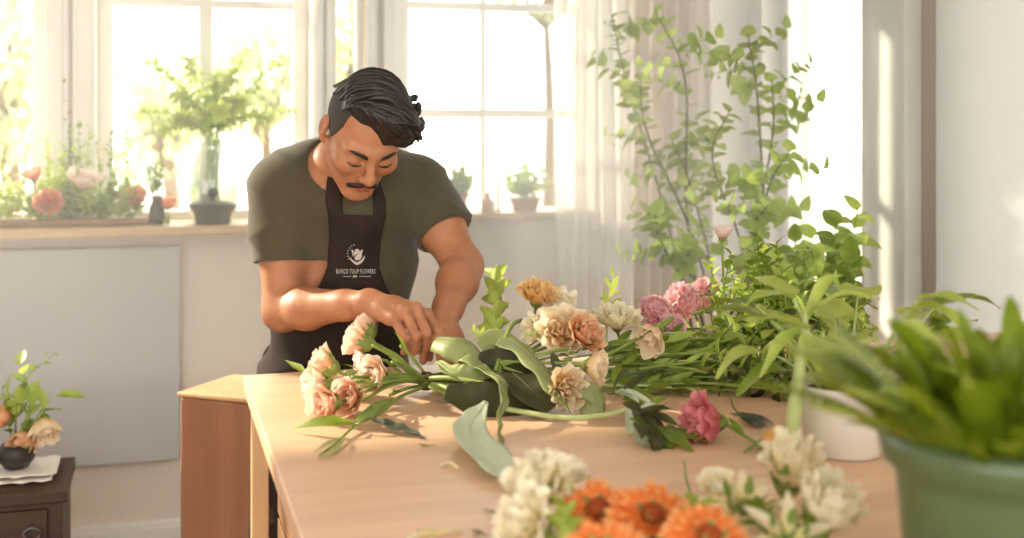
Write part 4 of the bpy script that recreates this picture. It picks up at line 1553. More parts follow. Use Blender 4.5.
wrapleaf('leaf coloured dark as the shade under the wrapped bunch on the bench', [PH(445, 392, .040), PH(470, 398, .030), PH(500, 402, .022), PH(545, 408, .010)], [.030, .060, .070, .020],
         [(0, -.75, .5), (0, -.8, .4), (0, -.7, .6)], 'leaf_dark', cup=.3, wave=.002, seed=8)  # fills the shadow under the bunch with dark leaf colour
wrapleaf('olive-brown round leaf below the peach cup flower at the end of the wrapped bunch', [PH(575, 378, .062), PH(590, 390, .045), PH(594, 404, .024), PH(580, 413, .006)], [.020, .050, .052, .012],
         [(.2, -.8, .4), (.2, -.8, .4), (.1, -.7, .6)], 'leaf_sage', cup=-.4, wave=.002, seed=9)
# thick stems seen between twine and leaves
for i, (a, b_, c_) in enumerate([((432, 384, .034), (447, 388, .036), (464, 399, .026)), ((430, 378, .044), (452, 378, .052), (486, 384, .05)), ((430, 386, .03), (455, 396, .022), (490, 404, .016))]):
    t = thing('thick_cutting', PH(*a), ['arching pale stem just right of the twine', 'thick stem under the rolled leaf by the twine', 'low dark stem close to the bench right of the twine'][i], 'stem')
    st = MB(); stem_tube(st, [PH(*a), PH(*b_), PH(*c_)], .0046, .0046, 14, 9); st.build('stem', M['stem'], t)

# ---------------------------------------------------------------- flowers at the right end of the bunch
CORE = PH(500, 368, .062)


def bunch(name, label, px, py, h, dirv, size, bmn, bloomf, cal=None, seed=0, cat='flower', via=None, r0=.0034, core=None):
    ctr_ = PH(px, py, h)
    d = (wd(Vector(dirv))).normalized()
    c = ctr_ - d * size * .6
    co = core or (CORE + jit(random.Random(seed), .012))
    pts = [c - d * .035] + ([PH(*via)] if via else []) + [co]
    return flower(name, label, cat, bloomf, bmn, c, d, pts, cal=cal, seed=seed, r0=r0, zmin=TZ)


bunch('apricot_flower', 'apricot-yellow ruffled flower standing highest on a thick stem beside the green spire', 538, 295, .165, (.15, -.3, .9), .034, 'apricot', ruffled(.030, .048, 4, .22, .25), cal=(.022, .018), seed=31, via=(512, 325, .125), r0=.0048)
bunch('cream_flower', 'small cream-white flower left of the peach ruffled bloom, below the apricot one', 536, 328, .120, (-.5, -.6, .4), .026, 'cream', ruffled(.024, .030, 3, .25, .35), cal=(.015, .014), seed=32)
bunch('cream_flower', 'cream flower with a tall upright petal between the apricot and peach blooms', 557, 305, .145, (.1, -.35, .9), .030, 'cream', ruffled(.030, .044, 3, .2, .3), cal=(.015, .014), seed=33)
bunch('peach_ruffled_flower', 'large light peach ruffled bloom at the middle of the wrapped bouquet', 564, 330, .120, (.05, -.8, .5), .036, 'cream_peach', ruffled(.035, .046, 4, .16, .25), cal=(.02, .016), seed=34)
bunch('orange_flower', 'orange-peach ruffled bloom touching the right side of the light peach one', 585, 334, .115, (.5, -.5, .5), .032, 'orange_peach', ruffled(.030, .044, 4, .15, .2), cal=(.02, .016), seed=35)
bunch('peach_cup_flower', 'peach cup-shaped flower opening to the right over the olive-brown leaf', 594, 367, .075, (.9, -.35, -.05), .030, 'cream_peach', ruffled(.026, .042, 2, .12, .25), cal=(.018, .016), seed=36)
bunch('peach_ruffled_flower', 'creamy peach ruffled flower low under the leaf edge of the bouquet', 566, 387, .050, (.3, -.8, .1), .034, 'cream_peach', ruffled(.028, .048, 4, .15, .2), cal=(.018, .016), seed=37)
bunch('cream_flower', 'wide cream flower with fluttering petals in front of the pale leaf sprig', 618, 318, .125, (.05, -.3, 1), .040, 'cream', ruffled(.036, .046, 4, .18, .25), cal=(.018, .016), seed=38, via=(560, 350, .09))
bunch('pale_peach_flower', 'pale peach flower with two long drooping petals, left of the pink clusters', 652, 336, .110, (-.5, -.45, -.35), .040, 'cream_peach',
      lambda mb, c, d, rng: (cup_bloom(mb, c, d, .027, .056, [(4, 1.0, .9, .9, .25, .15), (3, .6, 1.0, .95, .1, .1)], rng, ruf=.14), leaf(mb, c + d * .01, wd(Vector((-.35, -.4, -.6))), (0, -1, .3), .060, .034, bend=.2, fold=.25, wave=.05, nv=10, nu=3, prof='petal', rng=rng), leaf(mb, c + d * .012, wd(Vector((.1, -.5, -.7))), (0, -1, .2), .045, .028, bend=.2, fold=.2, wave=.05, nv=10, nu=3, prof='petal', rng=rng)),
      cal=(.018, .016), seed=39, via=(590, 362, .07))

# green spires
sp = [(493, 338, .10), (494, 318, .12), (496, 292, .145), (497, 268, .175)]
pts = [PH(*p) for p in sp]
pts = [CORE] + pts
t = thing('green_spire', CORE, 'upright green spire of pointed buds beside the left hand', 'flower stem')
st = MB(); cv = stem_tube(st, pts, .004, .0018, 24); st.build('stem', M['stem'], t)
rng = random.Random(8)
lb = MB()
for k in range(24):
    tt = .30 + .68 * k / 23
    i = min(int(tt * 24), 23)
    dd = (cv[i + 1] - cv[i]).normalized()
    a = k * 2.4
    o = frame(dd) @ Vector((math.cos(a), math.sin(a), 0))
    s = (1.0 if tt < .75 else 1.15 - .3 * (tt - .75) * 4)
    leaf(lb, cv[i] + o * .003, dd * .8 + o * 1.0, o * -1 + dd * .5, .054 * s, .024 * s, bend=-.5, fold=.7, nv=6, nu=2, prof='ovate', rng=rng)
lb.build('bud_foliage', M['leaf_light'], t)
for k, (a, b_, lab) in enumerate([((606, 345, .085), (614, 276, .165), 'pale green leaf sprig pointing up behind the wide cream flower'), ((480, 345, .09), (474, 332, .11), 'short leafy green tip left of the green spire by the left hand')]):
    t = thing('leaf_sprig', PH(*a), lab, 'sprig')
    p0, p1 = PH(*a), PH(*b_)
    st = MB(); cv = stem_tube(st, [p0, p0.lerp(p1, .5) + jit(rng, .006), p1], .0026, .0014); st.build('stem', M['stem_pale'], t)
    lb = MB(); sprig_leaves(lb, cv, 12 if k == 0 else 7, .060 if k == 0 else .03, .016 if k == 0 else .012, rng, start=.25, spread=.55, bend=.3)
    lb.build('foliage', M['leaf_light'], t)
# dark leaves filling the gaps between the blooms
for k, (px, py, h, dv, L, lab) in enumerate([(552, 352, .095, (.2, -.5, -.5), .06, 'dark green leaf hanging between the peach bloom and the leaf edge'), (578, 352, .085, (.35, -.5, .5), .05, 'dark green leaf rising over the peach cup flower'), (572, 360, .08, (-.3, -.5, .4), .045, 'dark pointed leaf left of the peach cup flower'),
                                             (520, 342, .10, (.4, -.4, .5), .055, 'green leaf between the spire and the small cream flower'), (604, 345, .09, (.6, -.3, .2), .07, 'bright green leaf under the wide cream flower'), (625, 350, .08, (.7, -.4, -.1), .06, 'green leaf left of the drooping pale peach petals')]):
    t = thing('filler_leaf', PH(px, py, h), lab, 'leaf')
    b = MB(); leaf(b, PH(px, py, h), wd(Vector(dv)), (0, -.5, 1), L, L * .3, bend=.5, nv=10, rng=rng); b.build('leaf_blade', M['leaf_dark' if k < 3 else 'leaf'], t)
    b = MB(); b.tube([PH(px, py, h), PH(px, py, h).lerp(CORE, .5)], .0018, 6); b.build('leaf_stalk', M['stem'], t)

# ---------------------------------------------------------------- pink clusters and the pile of greens
pinks = [(656, 312, .115, .028, .036, (-.5, -.2, .5), 'light pink flower cluster at the left of the three, just above the pale peach flower'),
         (682, 300, .125, .032, .036, (0, -.3, .9), 'largest pink flower cluster, in the middle of the three behind the stems'),
         (703, 293, .125, .026, .036, (.7, 0, .6), 'slim pink flower cluster pointing up right towards the window'),
         (672, 328, .095, .022, .024, (0, -.7, .3), 'small deep pink flower cluster tucked lowest beneath the other pink ones')]
for i, (px, py, h, rx, rz, dv, lab) in enumerate(pinks):
    c = PH(px, py, h); d = wd(Vector(dv)).normalized()
    flower('pink_cluster_flower', lab, 'flower', lambda mb, cc, dd, r_, c=c, rx=rx, rz=rz: floret_cluster(mb, c, dd, rx, rz, 46, .0115, r_), 'pink', c - d * rz, d,
           [PH(700 + i * 6, 350, .06), PH(740 + i * 8, 368, .03)], seed=60 + i, zmin=TZ, r0=.0035)

rng = random.Random(21)
lab = 'long green stem in the pile of stems right of the pale peach flower'
for i in range(48):     # pile of long stems
    x0 = rng.uniform(588, 640); y0 = 352 + rng.uniform(-10, 44)
    x1 = x0 + rng.uniform(90, 150); y1 = y0 + rng.uniform(-26, 8)
    h = max(.008, .085 - (y0 - 345) * .0017) * rng.uniform(.75, 1.1)
    p0, p1 = PH(x0, y0, h), PH(x1, y1, h * rng.uniform(.8, 1.2))
    pts = [p0, p0.lerp(p1, .5) + Vector((0, 0, rng.uniform(.0, .016))), p1]
    pts = floor_pts(pts, .004)
    t = thing('green_cutting', pts[0], lab, 'stem', 'pile of green stems')
    st = MB(); cv = stem_tube(st, pts, rng.uniform(.0022, .004), .0024, 12, 6); st.build('stem', M[rng.choice(['stem', 'stem', 'stem_pale'])], t)
    lb = MB(); sprig_leaves(lb, cv, rng.randint(4, 7), .065, .014, rng, start=.05, spread=.3, bend=.4, upb=.1)
    lb.v = [(x, y, max(z, TZ + .002)) for x, y, z in lb.v]
    lb.build('foliage', M[rng.choice(['leaf', 'leaf_light', 'leaf_light', 'leaf'])], t)

# leafy heap behind the pink flowers and to their right
lab = 'leafy green cutting in the heap between the pink clusters and the white pot'
for i in range(44):
    x0 = rng.uniform(722, 856); y0 = rng.uniform(285, 392)
    h = max(.012, .17 - (y0 - 285) * .00145) * rng.uniform(.7, 1.05)
    p0 = PH(x0, y0, h)
    ang = rng.uniform(-.6, .9)
    L = rng.uniform(.09, .17)
    d = wd(Vector((math.cos(ang) * rng.choice([-1, 1, -1]), rng.uniform(-.6, .1), math.sin(ang) * .6 + .15))).normalized()
    pts = floor_pts([p0 - d * L * .5 - Vector((0, 0, .02)), p0, p0 + d * L * .5], .004)
    t = thing('leafy_cutting', pts[0], lab, 'cutting', 'heap of leafy cuttings')
    st = MB(); cv = stem_tube(st, pts, .003, .0016, 10, 6); st.build('stem', M['stem'], t)
    lb = MB(); sprig_leaves(lb, cv, rng.randint(7, 11), .062, .026, rng, start=.1, spread=.9, prof=rng.choice(['ovate', 'lance']), bend=.9, upb=.15, nv=6, nu=2)
    lb.v = [(x, y, max(z, TZ + .002)) for x, y, z in lb.v]
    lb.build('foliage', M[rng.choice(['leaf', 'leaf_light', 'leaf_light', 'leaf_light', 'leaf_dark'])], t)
# dense small-leaved greens rising behind the pink clusters
lab = 'bushy small-leaved sprig rising behind the pink clusters'
for i in range(20):
    x0 = rng.uniform(728, 795); x1 = x0 + rng.uniform(-22, 26); y1 = rng.uniform(225, 300)
    D0 = rng.uniform(2.42, 2.6)
    p0 = Vector(P(x0, 330, D0)); p0.z = TZ + .01
    p1 = P(x1, y1, D0)
    t = thing('leafy_sprig', p0, lab, 'sprig', 'small-leaved sprigs behind the pink clusters')
    st = MB(); cv = stem_tube(st, [p0, p0.lerp(p1, .5) + jit(rng, .02), p1], .0024, .0012, 14, 6); st.build('stem', M['stem'], t)
    lb = MB(); sprig_leaves(lb, cv, 20, .036, .026, rng, start=.2, spread=1.0, prof='ovate', bend=.5, nv=4, taper=.3); lb.build('foliage', M[rng.choice(['leaf', 'leaf_light', 'leaf'])], t)
t, _ = flower('pink_bud', 'small pale pink bud above the bushy sprigs', 'flower', ruffled(.016, .03, 2, .08, .05), 'blush', P(722, 240, 2.40), (0, -.2, 1), [P(724, 290, 2.40), P(728, 330, 2.38)], seed=77, cal=(.011, .012))

# leafy spray lying in front, with the long bare stalk towards the left
t = thing('leafy_spray', PH(640, 425, .01), 'long pale stalk lying across the bench with dark ragged leaves at its right end', 'stem')
st = MB(); cv = stem_tube(st, [PH(506, 409, .012), PH(535, 414, .010), PH(570, 418, .010), PH(605, 415, .016), PH(628, 409, .026)], .0050, .0044, 26, 9); st.build('stem', M['stem_pale'], t)
lb, lb2, lb3 = MB(), MB(), MB()
for k in range(40):
    a = rng.uniform(-.2, 1.0)
    p = PH(622 + 38 * a + rng.uniform(-9, 9), 396 + 40 * a + rng.uniform(-12, 10), .048 - .036 * a)
    dv = wd(Vector((rng.uniform(-.1, .9), rng.uniform(-.9, .1), rng.uniform(-.5, .5) - .25 * a)))
    leaf((lb, lb2, lb, lb3)[k % 4], p, dv, (0, -.4, 1), rng.uniform(.045, .075), rng.uniform(.016, .026), bend=rng.uniform(.2, 1.1), fold=.35, wave=.06, nv=8, rng=rng)
for m_ in (lb, lb2, lb3):
    m_.v = [(x, y, max(z, TZ + .002)) for x, y, z in m_.v]
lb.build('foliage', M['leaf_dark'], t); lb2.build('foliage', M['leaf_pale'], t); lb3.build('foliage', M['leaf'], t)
for p, dv in (((655, 425, .02), (.2, -.9, -.1)), ((662, 430, .018), (.45, -.8, -.1)), ((650, 420, .02), (-.1, -.9, -.05)), ((668, 428, .016), (.6, -.6, 0))):
    b = MB(); leaf(b, PH(*p), wd(Vector(dv)), (0, -.2, 1), .085, .030, bend=.25, fold=.2, wave=.06, nv=10, nu=3, rng=rng)
    b.v = [(x, y, max(z, TZ + .0015)) for x, y, z in b.v]
    b.build('leaf', M['leaf'], t)

# rose-pink flower lying on its side
c = PH(722, 422, .026); dv = wd(Vector((-.95, -.25, .05)))
flower('rose_pink_flower', 'rose-pink flower lying on its side on the bench, its stalk pointing right', 'flower', ruffled(.034, .066, 4, .14, .28), 'rose_pink', c, dv, [PH(738, 432, .014), PH(757, 444, .007), PH(770, 455, .005)], cal=(.022, .022), seed=81, zmin=TZ, r0=.0034,
       lf=[(.45, .04, .010, 1.0, .1, 'leaf'), (.7, .035, .009, 3.6, .1, 'leaf')])
t = thing('fallen_leaf', PH(745, 420, .003), 'dark lobed leaf lying on the bench behind the stalk of the rose-pink flower', 'leaf')
b = MB()
for a in (-1.1, -.4, .3, 1.0, 1.7):
    leaf(b, PH(742, 417, .010), CR * math.cos(a) + CF * math.sin(a) * .9 + Vector((0, 0, .12)), (0, 0, 1), .055, .028, bend=.45, fold=.15, nv=7, nu=2, prof='ovate', rng=rng)
b.v = [(x, y, max(z, TZ + .0015)) for x, y, z in b.v]
b.build('leaf_blade', M['leaf_grey'], t)
b = MB(); b.tube(bez([PH(742, 417, .011), PH(734, 408, .03), PH(731, 398, .05)], 6), .0016, 6); b.build('leaf_stalk', M['stem'], t)
for i, (px, py, s, lab) in enumerate([(768, 439, .020, 'small orange-yellow bud lying between the rose-pink flower and the big cream flower')]):
    flower('orange_bud', lab, 'flower', ruffled(s, s * 1.7, 3, .12, .1), 'apricot', PH(760, 444, .016), wd(Vector((.85, -.2, .15))), [PH(752, 447, .008), PH(745, 452, .004)], cal=(s * .6, s * .6), seed=90, zmin=TZ)

# ---------------------------------------------------------------- small scraps on the bench
def scrap(name, label, cat, pts, wid, m, cup=.5, group=None):
    t = thing(name, PH(*pts[len(pts) // 2]), label, cat, group)
    b = MB(); ribbon(b, [PH(*p) for p in pts], wid, [(0, -.1, 1), (0, -.1, 1)], nv=10, nu=2, cup=cup)
    b.v = [(x, y, max(z, TZ + .001)) for x, y, z in b.v]
    b.build('blade', M[m], t)


scrap('leaf_scrap', 'tiny green leaf scrap on the bench above the white petal', 'leaf scrap', [(418, 443, .002), (426, 446, .004), (436, 444, .002)], [.002, .008, .001], 'leaf')
scrap('fallen_petal', 'single white petal on the bench left of the pale drooping leaf', 'petal', [(440, 466, .002), (448, 464, .005), (457, 469, .002)], [.006, .016, .008], 'cream')
scrap('leaf_scrap', 'dark curled leaf scrap near the tip of the pale drooping leaf', 'leaf scrap', [(484, 509, .002), (497, 514, .006), (510, 518, .002)], [.002, .009, .002], 'leaf_grey')
scrap('leaf_scrap', 'dark leaf scrap at the bottom edge beside the cream ruffled flowers', 'leaf scrap', [(472, 529, .002), (479, 533, .006), (488, 536, .002)], [.002, .010, .003], 'leaf_dark')
scrap('leaf_scrap', 'thin dark leaf sliver on the bench below the left hand', 'leaf scrap', [(436, 401, .002), (446, 403, .004), (456, 404, .002)], [.002, .006, .002], 'leaf_grey')
t = thing('white_petals', PH(432, 533, .002), 'folded white petals lying at the bottom edge of the bench view', 'petal')
b = MB()
for a, L in ((2.2, .04), (.7, .045), (3.3, .035)):
    leaf(b, PH(434, 537, .003), CR * math.cos(a) + CF * math.sin(a) + Vector((0, 0, .35)), (0, 0, 1), L, .018, bend=.8, fold=.4, nv=7, nu=2, prof='petal', rng=rng)
b.v = [(x, y, max(z, TZ + .001)) for x, y, z in b.v]
b.build('petal', M['cream'], t)
t = thing('thin_stalk', PH(688, 492, .006), 'thin green stalk standing out behind the orange gerberas', 'stem')
b = MB(); stem_tube(b, [PH(684, 462, .02), PH(686, 478, .022), PH(692, 498, .02)], .0018, .0022); b.build('stem', M['stem'], t)
# ================================================================ near flowers at the bottom edge
rng = random.Random(41)


def gerb(label, px, py, h, R_, dv, seed):
    ctr_ = PH(px, py, h); d = wd(Vector(dv)).normalized()
    e = PH(px + 14, py + 70, .008)
    t, head = flower('orange_gerbera', label, 'flower', lambda mb, c, dd, r_: ray_bloom(mb, c, dd, R_, [(20, .92, .26, .05), (20, .84, .25, .20), (16, .62, .22, .42), (18, .36, .13, .75)], r_, droop=.38), 'gerbera', ctr_, d,
                     [ctr_ - d * .035, e], seed=seed, r0=.004, cal=(.016, .012), zmin=TZ)
    b = MB(); FMx = frame(d)
    prof = [(.001, .010), (.008, .0105), (.012, .008), (.0135, .003)]
    b.lathe(prof, ctr_ + d * .004, 20, M=FMx)
    for k in range(60):
        a = k * 2.39996; rr = .0132 * math.sqrt(k / 60)
        b.sphere(ctr_ + d * .013 + FMx @ Vector((rr * math.cos(a), rr * math.sin(a), -.003 * (rr / .013) ** 2)), .0016, 5, 4)
    b.build('flower_centre', M['gerbera_eye'], head)
    return t


gerb('orange gerbera at the left of the bottom row, next to the cream ruffled flowers', 598, 512, .055, .050, (-.05, -.55, .85), 1)
gerb('largest orange gerbera, facing up in the middle of the bottom row', 652, 518, .062, .054, (.1, -.55, .85), 2)
gerb('orange gerbera at the right of the bottom row beside the white star petals', 708, 540, .062, .052, (.2, -.6, .8), 3)
gerb('lowest orange gerbera, cut by the bottom edge below the dark gap', 604, 556, .065, .050, (-.1, -.5, .85), 4)


def near(name, label, px, py, h, dv, s, bmn, f, seed, cal=None):
    ctr_ = PH(px, py, h); d = wd(Vector(dv)).normalized(); c = ctr_ - d * s * .5
    flower(name, label, 'flower', f, bmn, c, d, [c - d * .03, PH(px + 6, py + 60, .008)], seed=seed, cal=cal or (s * .5, s * .5), zmin=TZ, r0=.0034)


near('cream_ruffled_flower', 'tall cream ruffled flower at the upper left of the bottom bouquet', 540, 484, .070, (-.25, -.3, .9), .042, 'cream', ruffled(.032, .052, 4, .24, .35), 11)
near('cream_ruffled_flower', 'cream ruffled flower lowest on the left at the bottom edge', 524, 524, .055, (-.7, -.4, .5), .036, 'cream', ruffled(.028, .042, 4, .24, .35), 12)
near('cream_ruffled_flower', 'cream flower tucked between the tall cream one and the left gerbera', 562, 476, .065, (.4, -.1, .8), .030, 'cream', ruffled(.022, .040, 3, .2, .3), 13)
t = thing('green_filler', PH(562, 520, .02), 'yellow-green leafy sprig between the cream ruffled flowers and the gerberas', 'sprig')
b = MB(); cv = stem_tube(b, [PH(572, 560, .03), PH(566, 530, .05), PH(568, 492, .062)], .003, .002); b.build('stem', M['stem'], t)
lb = MB(); sprig_leaves(lb, cv, 22, .034, .017, rng, start=.1, spread=1.0, prof='ovate', bend=.8, nu=2); lb.build('foliage', M['leaf_light'], t)
t = thing('green_filler', PH(590, 530, .03), 'dark leaves in the gap among the orange gerberas', 'leaf')
b = MB()
for k in range(12):
    leaf(b, PH(rng.uniform(570, 690), rng.uniform(518, 548), .045), wd(Vector((rng.uniform(-1, 1), -.5, rng.uniform(0, .5)))), (0, -.3, 1), .055, .020, bend=.7, nv=7, rng=rng)
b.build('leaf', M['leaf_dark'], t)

# cream flowers on the right
near('big_cream_flower', 'big cream flower with long layered petals standing tallest left of the green pot', 792, 466, .075, (.15, -.25, .9), .060, 'cream',
     lambda mb, c, d, r_: cup_bloom(mb, c, d, .032, .082, [(6, 1.0, .70, .55, .5, .35), (6, .85, .9, .55, .25, .35), (5, .5, 1.0, .6, .1, .35)], r_, ruf=.12), 21)
near('cream_tulip_flower', 'rounded cream flower at the lower right of the bottom bouquet, below the big one', 826, 508, .070, (.3, -.3, .8), .050, 'cream',
     lambda mb, c, d, r_: cup_bloom(mb, c, d, .036, .062, [(5, 1.0, .85, .7, .15, .2), (4, .8, 1.0, .8, .0, .2), (3, .45, .95, .9, 0, .1)], r_, ruf=.08), 22)
near('star_white_flower', 'white flower with narrow star petals between the right gerbera and the big cream flower', 742, 496, .060, (-.1, -.5, .85), .045, 'cream',
     lambda mb, c, d, r_: ray_bloom(mb, c, d, .056, [(7, .95, .30, .25), (6, .75, .28, .65)], r_, droop=.3, prof='lance', fold=.4), 23)
near('star_white_flower', 'white star-petalled flower lowest at the bottom edge right of the gerberas', 790, 528, .065, (.0, -.6, .8), .045, 'cream',
     lambda mb, c, d, r_: ray_bloom(mb, c, d, .055, [(6, .95, .30, .30), (5, .75, .28, .75)], r_, droop=.3, prof='lance', fold=.4), 24)
near('small_white_flower', 'small white flower behind the right gerbera', 716, 486, .058, (-.2, -.3, .9), .022, 'cream', ruffled(.018, .026, 2, .15, .3), 25)
for i, (px, py, lab) in enumerate([(700, 500, 'green bud sprig just behind the right gerbera'), (765, 505, 'green leafy sprig under the star-petalled white flowers'), (812, 520, 'green leafy sprig beneath the rounded cream flower')]):
    t = thing('green_filler', PH(px, py + 40, .015), lab, 'sprig')
    b = MB(); cv = stem_tube(b, [PH(px + 6, py + 50, .02), PH(px, py + 20, .04), PH(px - 4, py, .055)], .003, .002); b.build('stem', M['stem'], t)
    lb = MB(); sprig_leaves(lb, cv, 14, .040, .018, rng, start=.1, spread=1.0, prof='ovate', bend=.8, nu=2); lb.build('foliage', M['leaf_light' if i == 0 else 'leaf'], t)

# ---------------------------------------------------------------- green pot with strap leaves
PD = 1.16
pc = P(1012, 470, PD); pc.z = 0
rim = 1.112
pot = thing('potted_fern', (pc.x, pc.y, TZ), 'lush bright green leafy plant in a green pot at the near right of the bench', 'potted plant')
b = MB()
r_t = .122
b.lathe([(.001, TZ + .001), (.088, TZ + .001), (.092, TZ + .006), (.108, rim - .05), (.112, rim - .035), (.121, rim - .032), (.125, rim - .012), (.123, rim), (.115, rim), (.112, rim - .02), (.108, rim - .05), (.001, rim - .05)], (pc.x, pc.y, 0), 64)
b.build('pot', M['pot_green'], pot)
b = MB()
rows = []
for j in range(8):
    rows.append([Vector((pc.x + .1095 * j / 7 * math.cos(a), pc.y + .1095 * j / 7 * math.sin(a), rim - .026 + .004 * math.sin(a * 5 + j))) for a in [2 * PI * k / 40 for k in range(40)]])
b.grid(rows, wrap=True); b.build('soil', M['soil'], pot)
M['fern'] = mat('fern_green', (124, 142, 34), (94, 112, 26), scale=16, rough=.42, trans=.4, tcol=(170, 190, 30))
M['fern_light'] = mat('fern_light_hazelit', (184, 198, 104), (158, 178, 80), scale=16, rough=.45, trans=.4, tcol=(196, 206, 70))  # paler green with the hazy light of the left fronds put in
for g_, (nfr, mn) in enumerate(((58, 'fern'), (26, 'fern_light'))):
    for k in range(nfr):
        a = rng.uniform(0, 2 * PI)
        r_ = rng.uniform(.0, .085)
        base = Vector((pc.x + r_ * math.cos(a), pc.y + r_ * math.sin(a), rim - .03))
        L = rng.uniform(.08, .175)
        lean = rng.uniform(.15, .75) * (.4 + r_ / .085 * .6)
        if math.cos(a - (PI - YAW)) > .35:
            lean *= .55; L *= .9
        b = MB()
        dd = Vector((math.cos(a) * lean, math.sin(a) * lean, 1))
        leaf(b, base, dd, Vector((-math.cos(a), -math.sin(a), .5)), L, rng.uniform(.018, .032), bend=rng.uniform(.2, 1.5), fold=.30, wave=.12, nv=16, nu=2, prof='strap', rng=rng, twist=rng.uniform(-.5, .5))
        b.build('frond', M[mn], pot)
b = MB()
for k in range(150):     # small leaves crowding the middle
    a = rng.uniform(0, 2 * PI); r_ = rng.uniform(0, .10)
    leaf(b, (pc.x + r_ * math.cos(a), pc.y + r_ * math.sin(a), rim - .03), (math.cos(a) * r_ * 8, math.sin(a) * r_ * 8, 1), (-math.cos(a), -math.sin(a), .5), rng.uniform(.06, .15), rng.uniform(.014, .028), bend=rng.uniform(.2, 1.2), fold=.3, wave=.07, nv=10, nu=2, prof='strap', rng=rng)
tag(b.build('inner_foliage', M['fern'], pot), kind='stuff')
# feathery fronds leaning out to the left
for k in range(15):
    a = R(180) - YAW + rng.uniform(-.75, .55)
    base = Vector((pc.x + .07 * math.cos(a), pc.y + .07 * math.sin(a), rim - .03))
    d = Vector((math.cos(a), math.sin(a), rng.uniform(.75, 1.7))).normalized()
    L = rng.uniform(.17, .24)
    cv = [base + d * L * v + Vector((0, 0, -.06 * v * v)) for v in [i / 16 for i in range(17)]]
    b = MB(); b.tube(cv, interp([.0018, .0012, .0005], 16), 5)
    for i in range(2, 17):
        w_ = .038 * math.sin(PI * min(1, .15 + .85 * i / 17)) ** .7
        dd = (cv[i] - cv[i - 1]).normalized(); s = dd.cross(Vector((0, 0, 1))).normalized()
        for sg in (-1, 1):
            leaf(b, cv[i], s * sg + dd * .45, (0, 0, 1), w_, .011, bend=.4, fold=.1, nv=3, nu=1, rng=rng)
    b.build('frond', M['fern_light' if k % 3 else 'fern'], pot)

# ---------------------------------------------------------------- white pot behind it with a leafy plant
wc = P(846, 462, 1.86)
wp = thing('white_pot_plant', (wc.x, wc.y, TZ), 'pale white pot with broad green leaves, just behind the green pot', 'potted plant')
b = MB()
b.lathe([(.001, TZ + .001), (.050, TZ + .001), (.054, TZ + .006), (.072, TZ + .055), (.078, TZ + .105), (.080, TZ + .11), (.076, TZ + .112), (.070, TZ + .09), (.001, TZ + .088)], (wc.x, wc.y, 0), 48)
b.build('pot', M['pot_white'], wp)
b = MB(); b.lathe([(.001, TZ + .096), (.04, TZ + .098), (.0722, TZ + .094)], (wc.x, wc.y, 0), 32); b.build('soil', M['soil'], wp)
for k in range(30):
    a = 2 * PI * k / 30 * 5 + rng.uniform(-.2, .2); r_ = rng.uniform(.01, .05)
    base = Vector((wc.x + r_ * math.cos(a), wc.y + r_ * math.sin(a), TZ + .098))
    L = rng.uniform(.10, .20); lean = rng.uniform(.3, 1.2)
    d = Vector((math.cos(a) * lean, math.sin(a) * lean, 1)).normalized()
    cv = [base + d * L * v + Vector((0, 0, -.03 * v * v)) for v in [i / 8 for i in range(9)]]
    b = MB(); b.tube(cv, interp([.0026, .0016], 8), 6); o = b.build('leaf_stalk', M['stem_pale'], wp)
    b = MB(); leaf(b, cv[-1], d + Vector((math.cos(a) * .8, math.sin(a) * .8, -.2)), (0, 0, 1), rng.uniform(.08, .12), rng.uniform(.05, .075), bend=rng.uniform(.4, 1.3), fold=.2, wave=.05, nv=9, nu=3, prof='heart', rng=rng)
    b.build('leaf', M[rng.choice(['leaf_light', 'leaf', 'leaf_light'])], wp)
t = thing('pale_stalk', P(798, 445, 1.80), 'thick pale green stalk leaning upright against the left side of the white pot', 'stalk')
b = MB(); q0 = P(790, 452, 1.80); q0.z = TZ + .012
b.tube(bez([q0, P(797, 390, 1.80), P(806, 312, 1.84)], 12), interp([.010, .012, .009, .004], 12), 12); b.build('stalk', M['stem_pale'], t)
for k, (a, b_) in enumerate([((806, 316, 1.84), (880, 300, 1.78)), ((804, 330, 1.83), (760, 378, 1.78)), ((806, 318, 1.84), (842, 275, 1.86))]):
    b = MB(); ribbon(b, [P(*a), P(*a).lerp(P(*b_), .5) + Vector((0, 0, .02)), P(*b_)], [.014, .024, .004], [(0, -.4, 1), (0, -.4, 1)], nv=14, cup=.6); b.build('leaf', M['leaf_light'], t)
# ================================================================ window sill, left
rng = random.Random(61)


def SP(px, off=.06):          # a point on the sill
    y = YW - off
    return Vector((XW(px, y), y, sill_z))


def SZ(px, py, off=.06):
    return PW(px, py, YW - off)


pl = thing('planter_greens', SP(60), 'low dark planter crowded with green foliage on the left window sill', 'planter')
x0, x1 = XW(-25, YW - .07), XW(150, YW - .07)
b = MB(); b.box((x0, YW - .13, sill_z), (x1, YW - .02, sill_z + .022)); b.build('planter_trough', M['crate'], pl, smooth=False, bevel=.006)
for k in range(90):
    x = rng.uniform(x0 + .01, x1 - .01)
    base = Vector((x, YW - .075 + rng.uniform(-.045, .04), sill_z + .026))
    hgt = rng.uniform(.02, .14) + (.16 if rng.random() < .16 else 0)
    top = base + Vector((rng.uniform(-.05, .05), rng.uniform(-.06, .03), hgt))
    st = MB(); cv = stem_tube(st, [base, base.lerp(top, .5) + jit(rng, .012), top], .002, .001, 8, 5)
    sprig_leaves(st, cv, 12, .042, .020, rng, start=.15, spread=1.0, prof='ovate', bend=.6, nv=4, taper=.3)
    st.build('foliage', M[rng.choice(['leaf', 'leaf_light', 'leaf_light'])], pl)


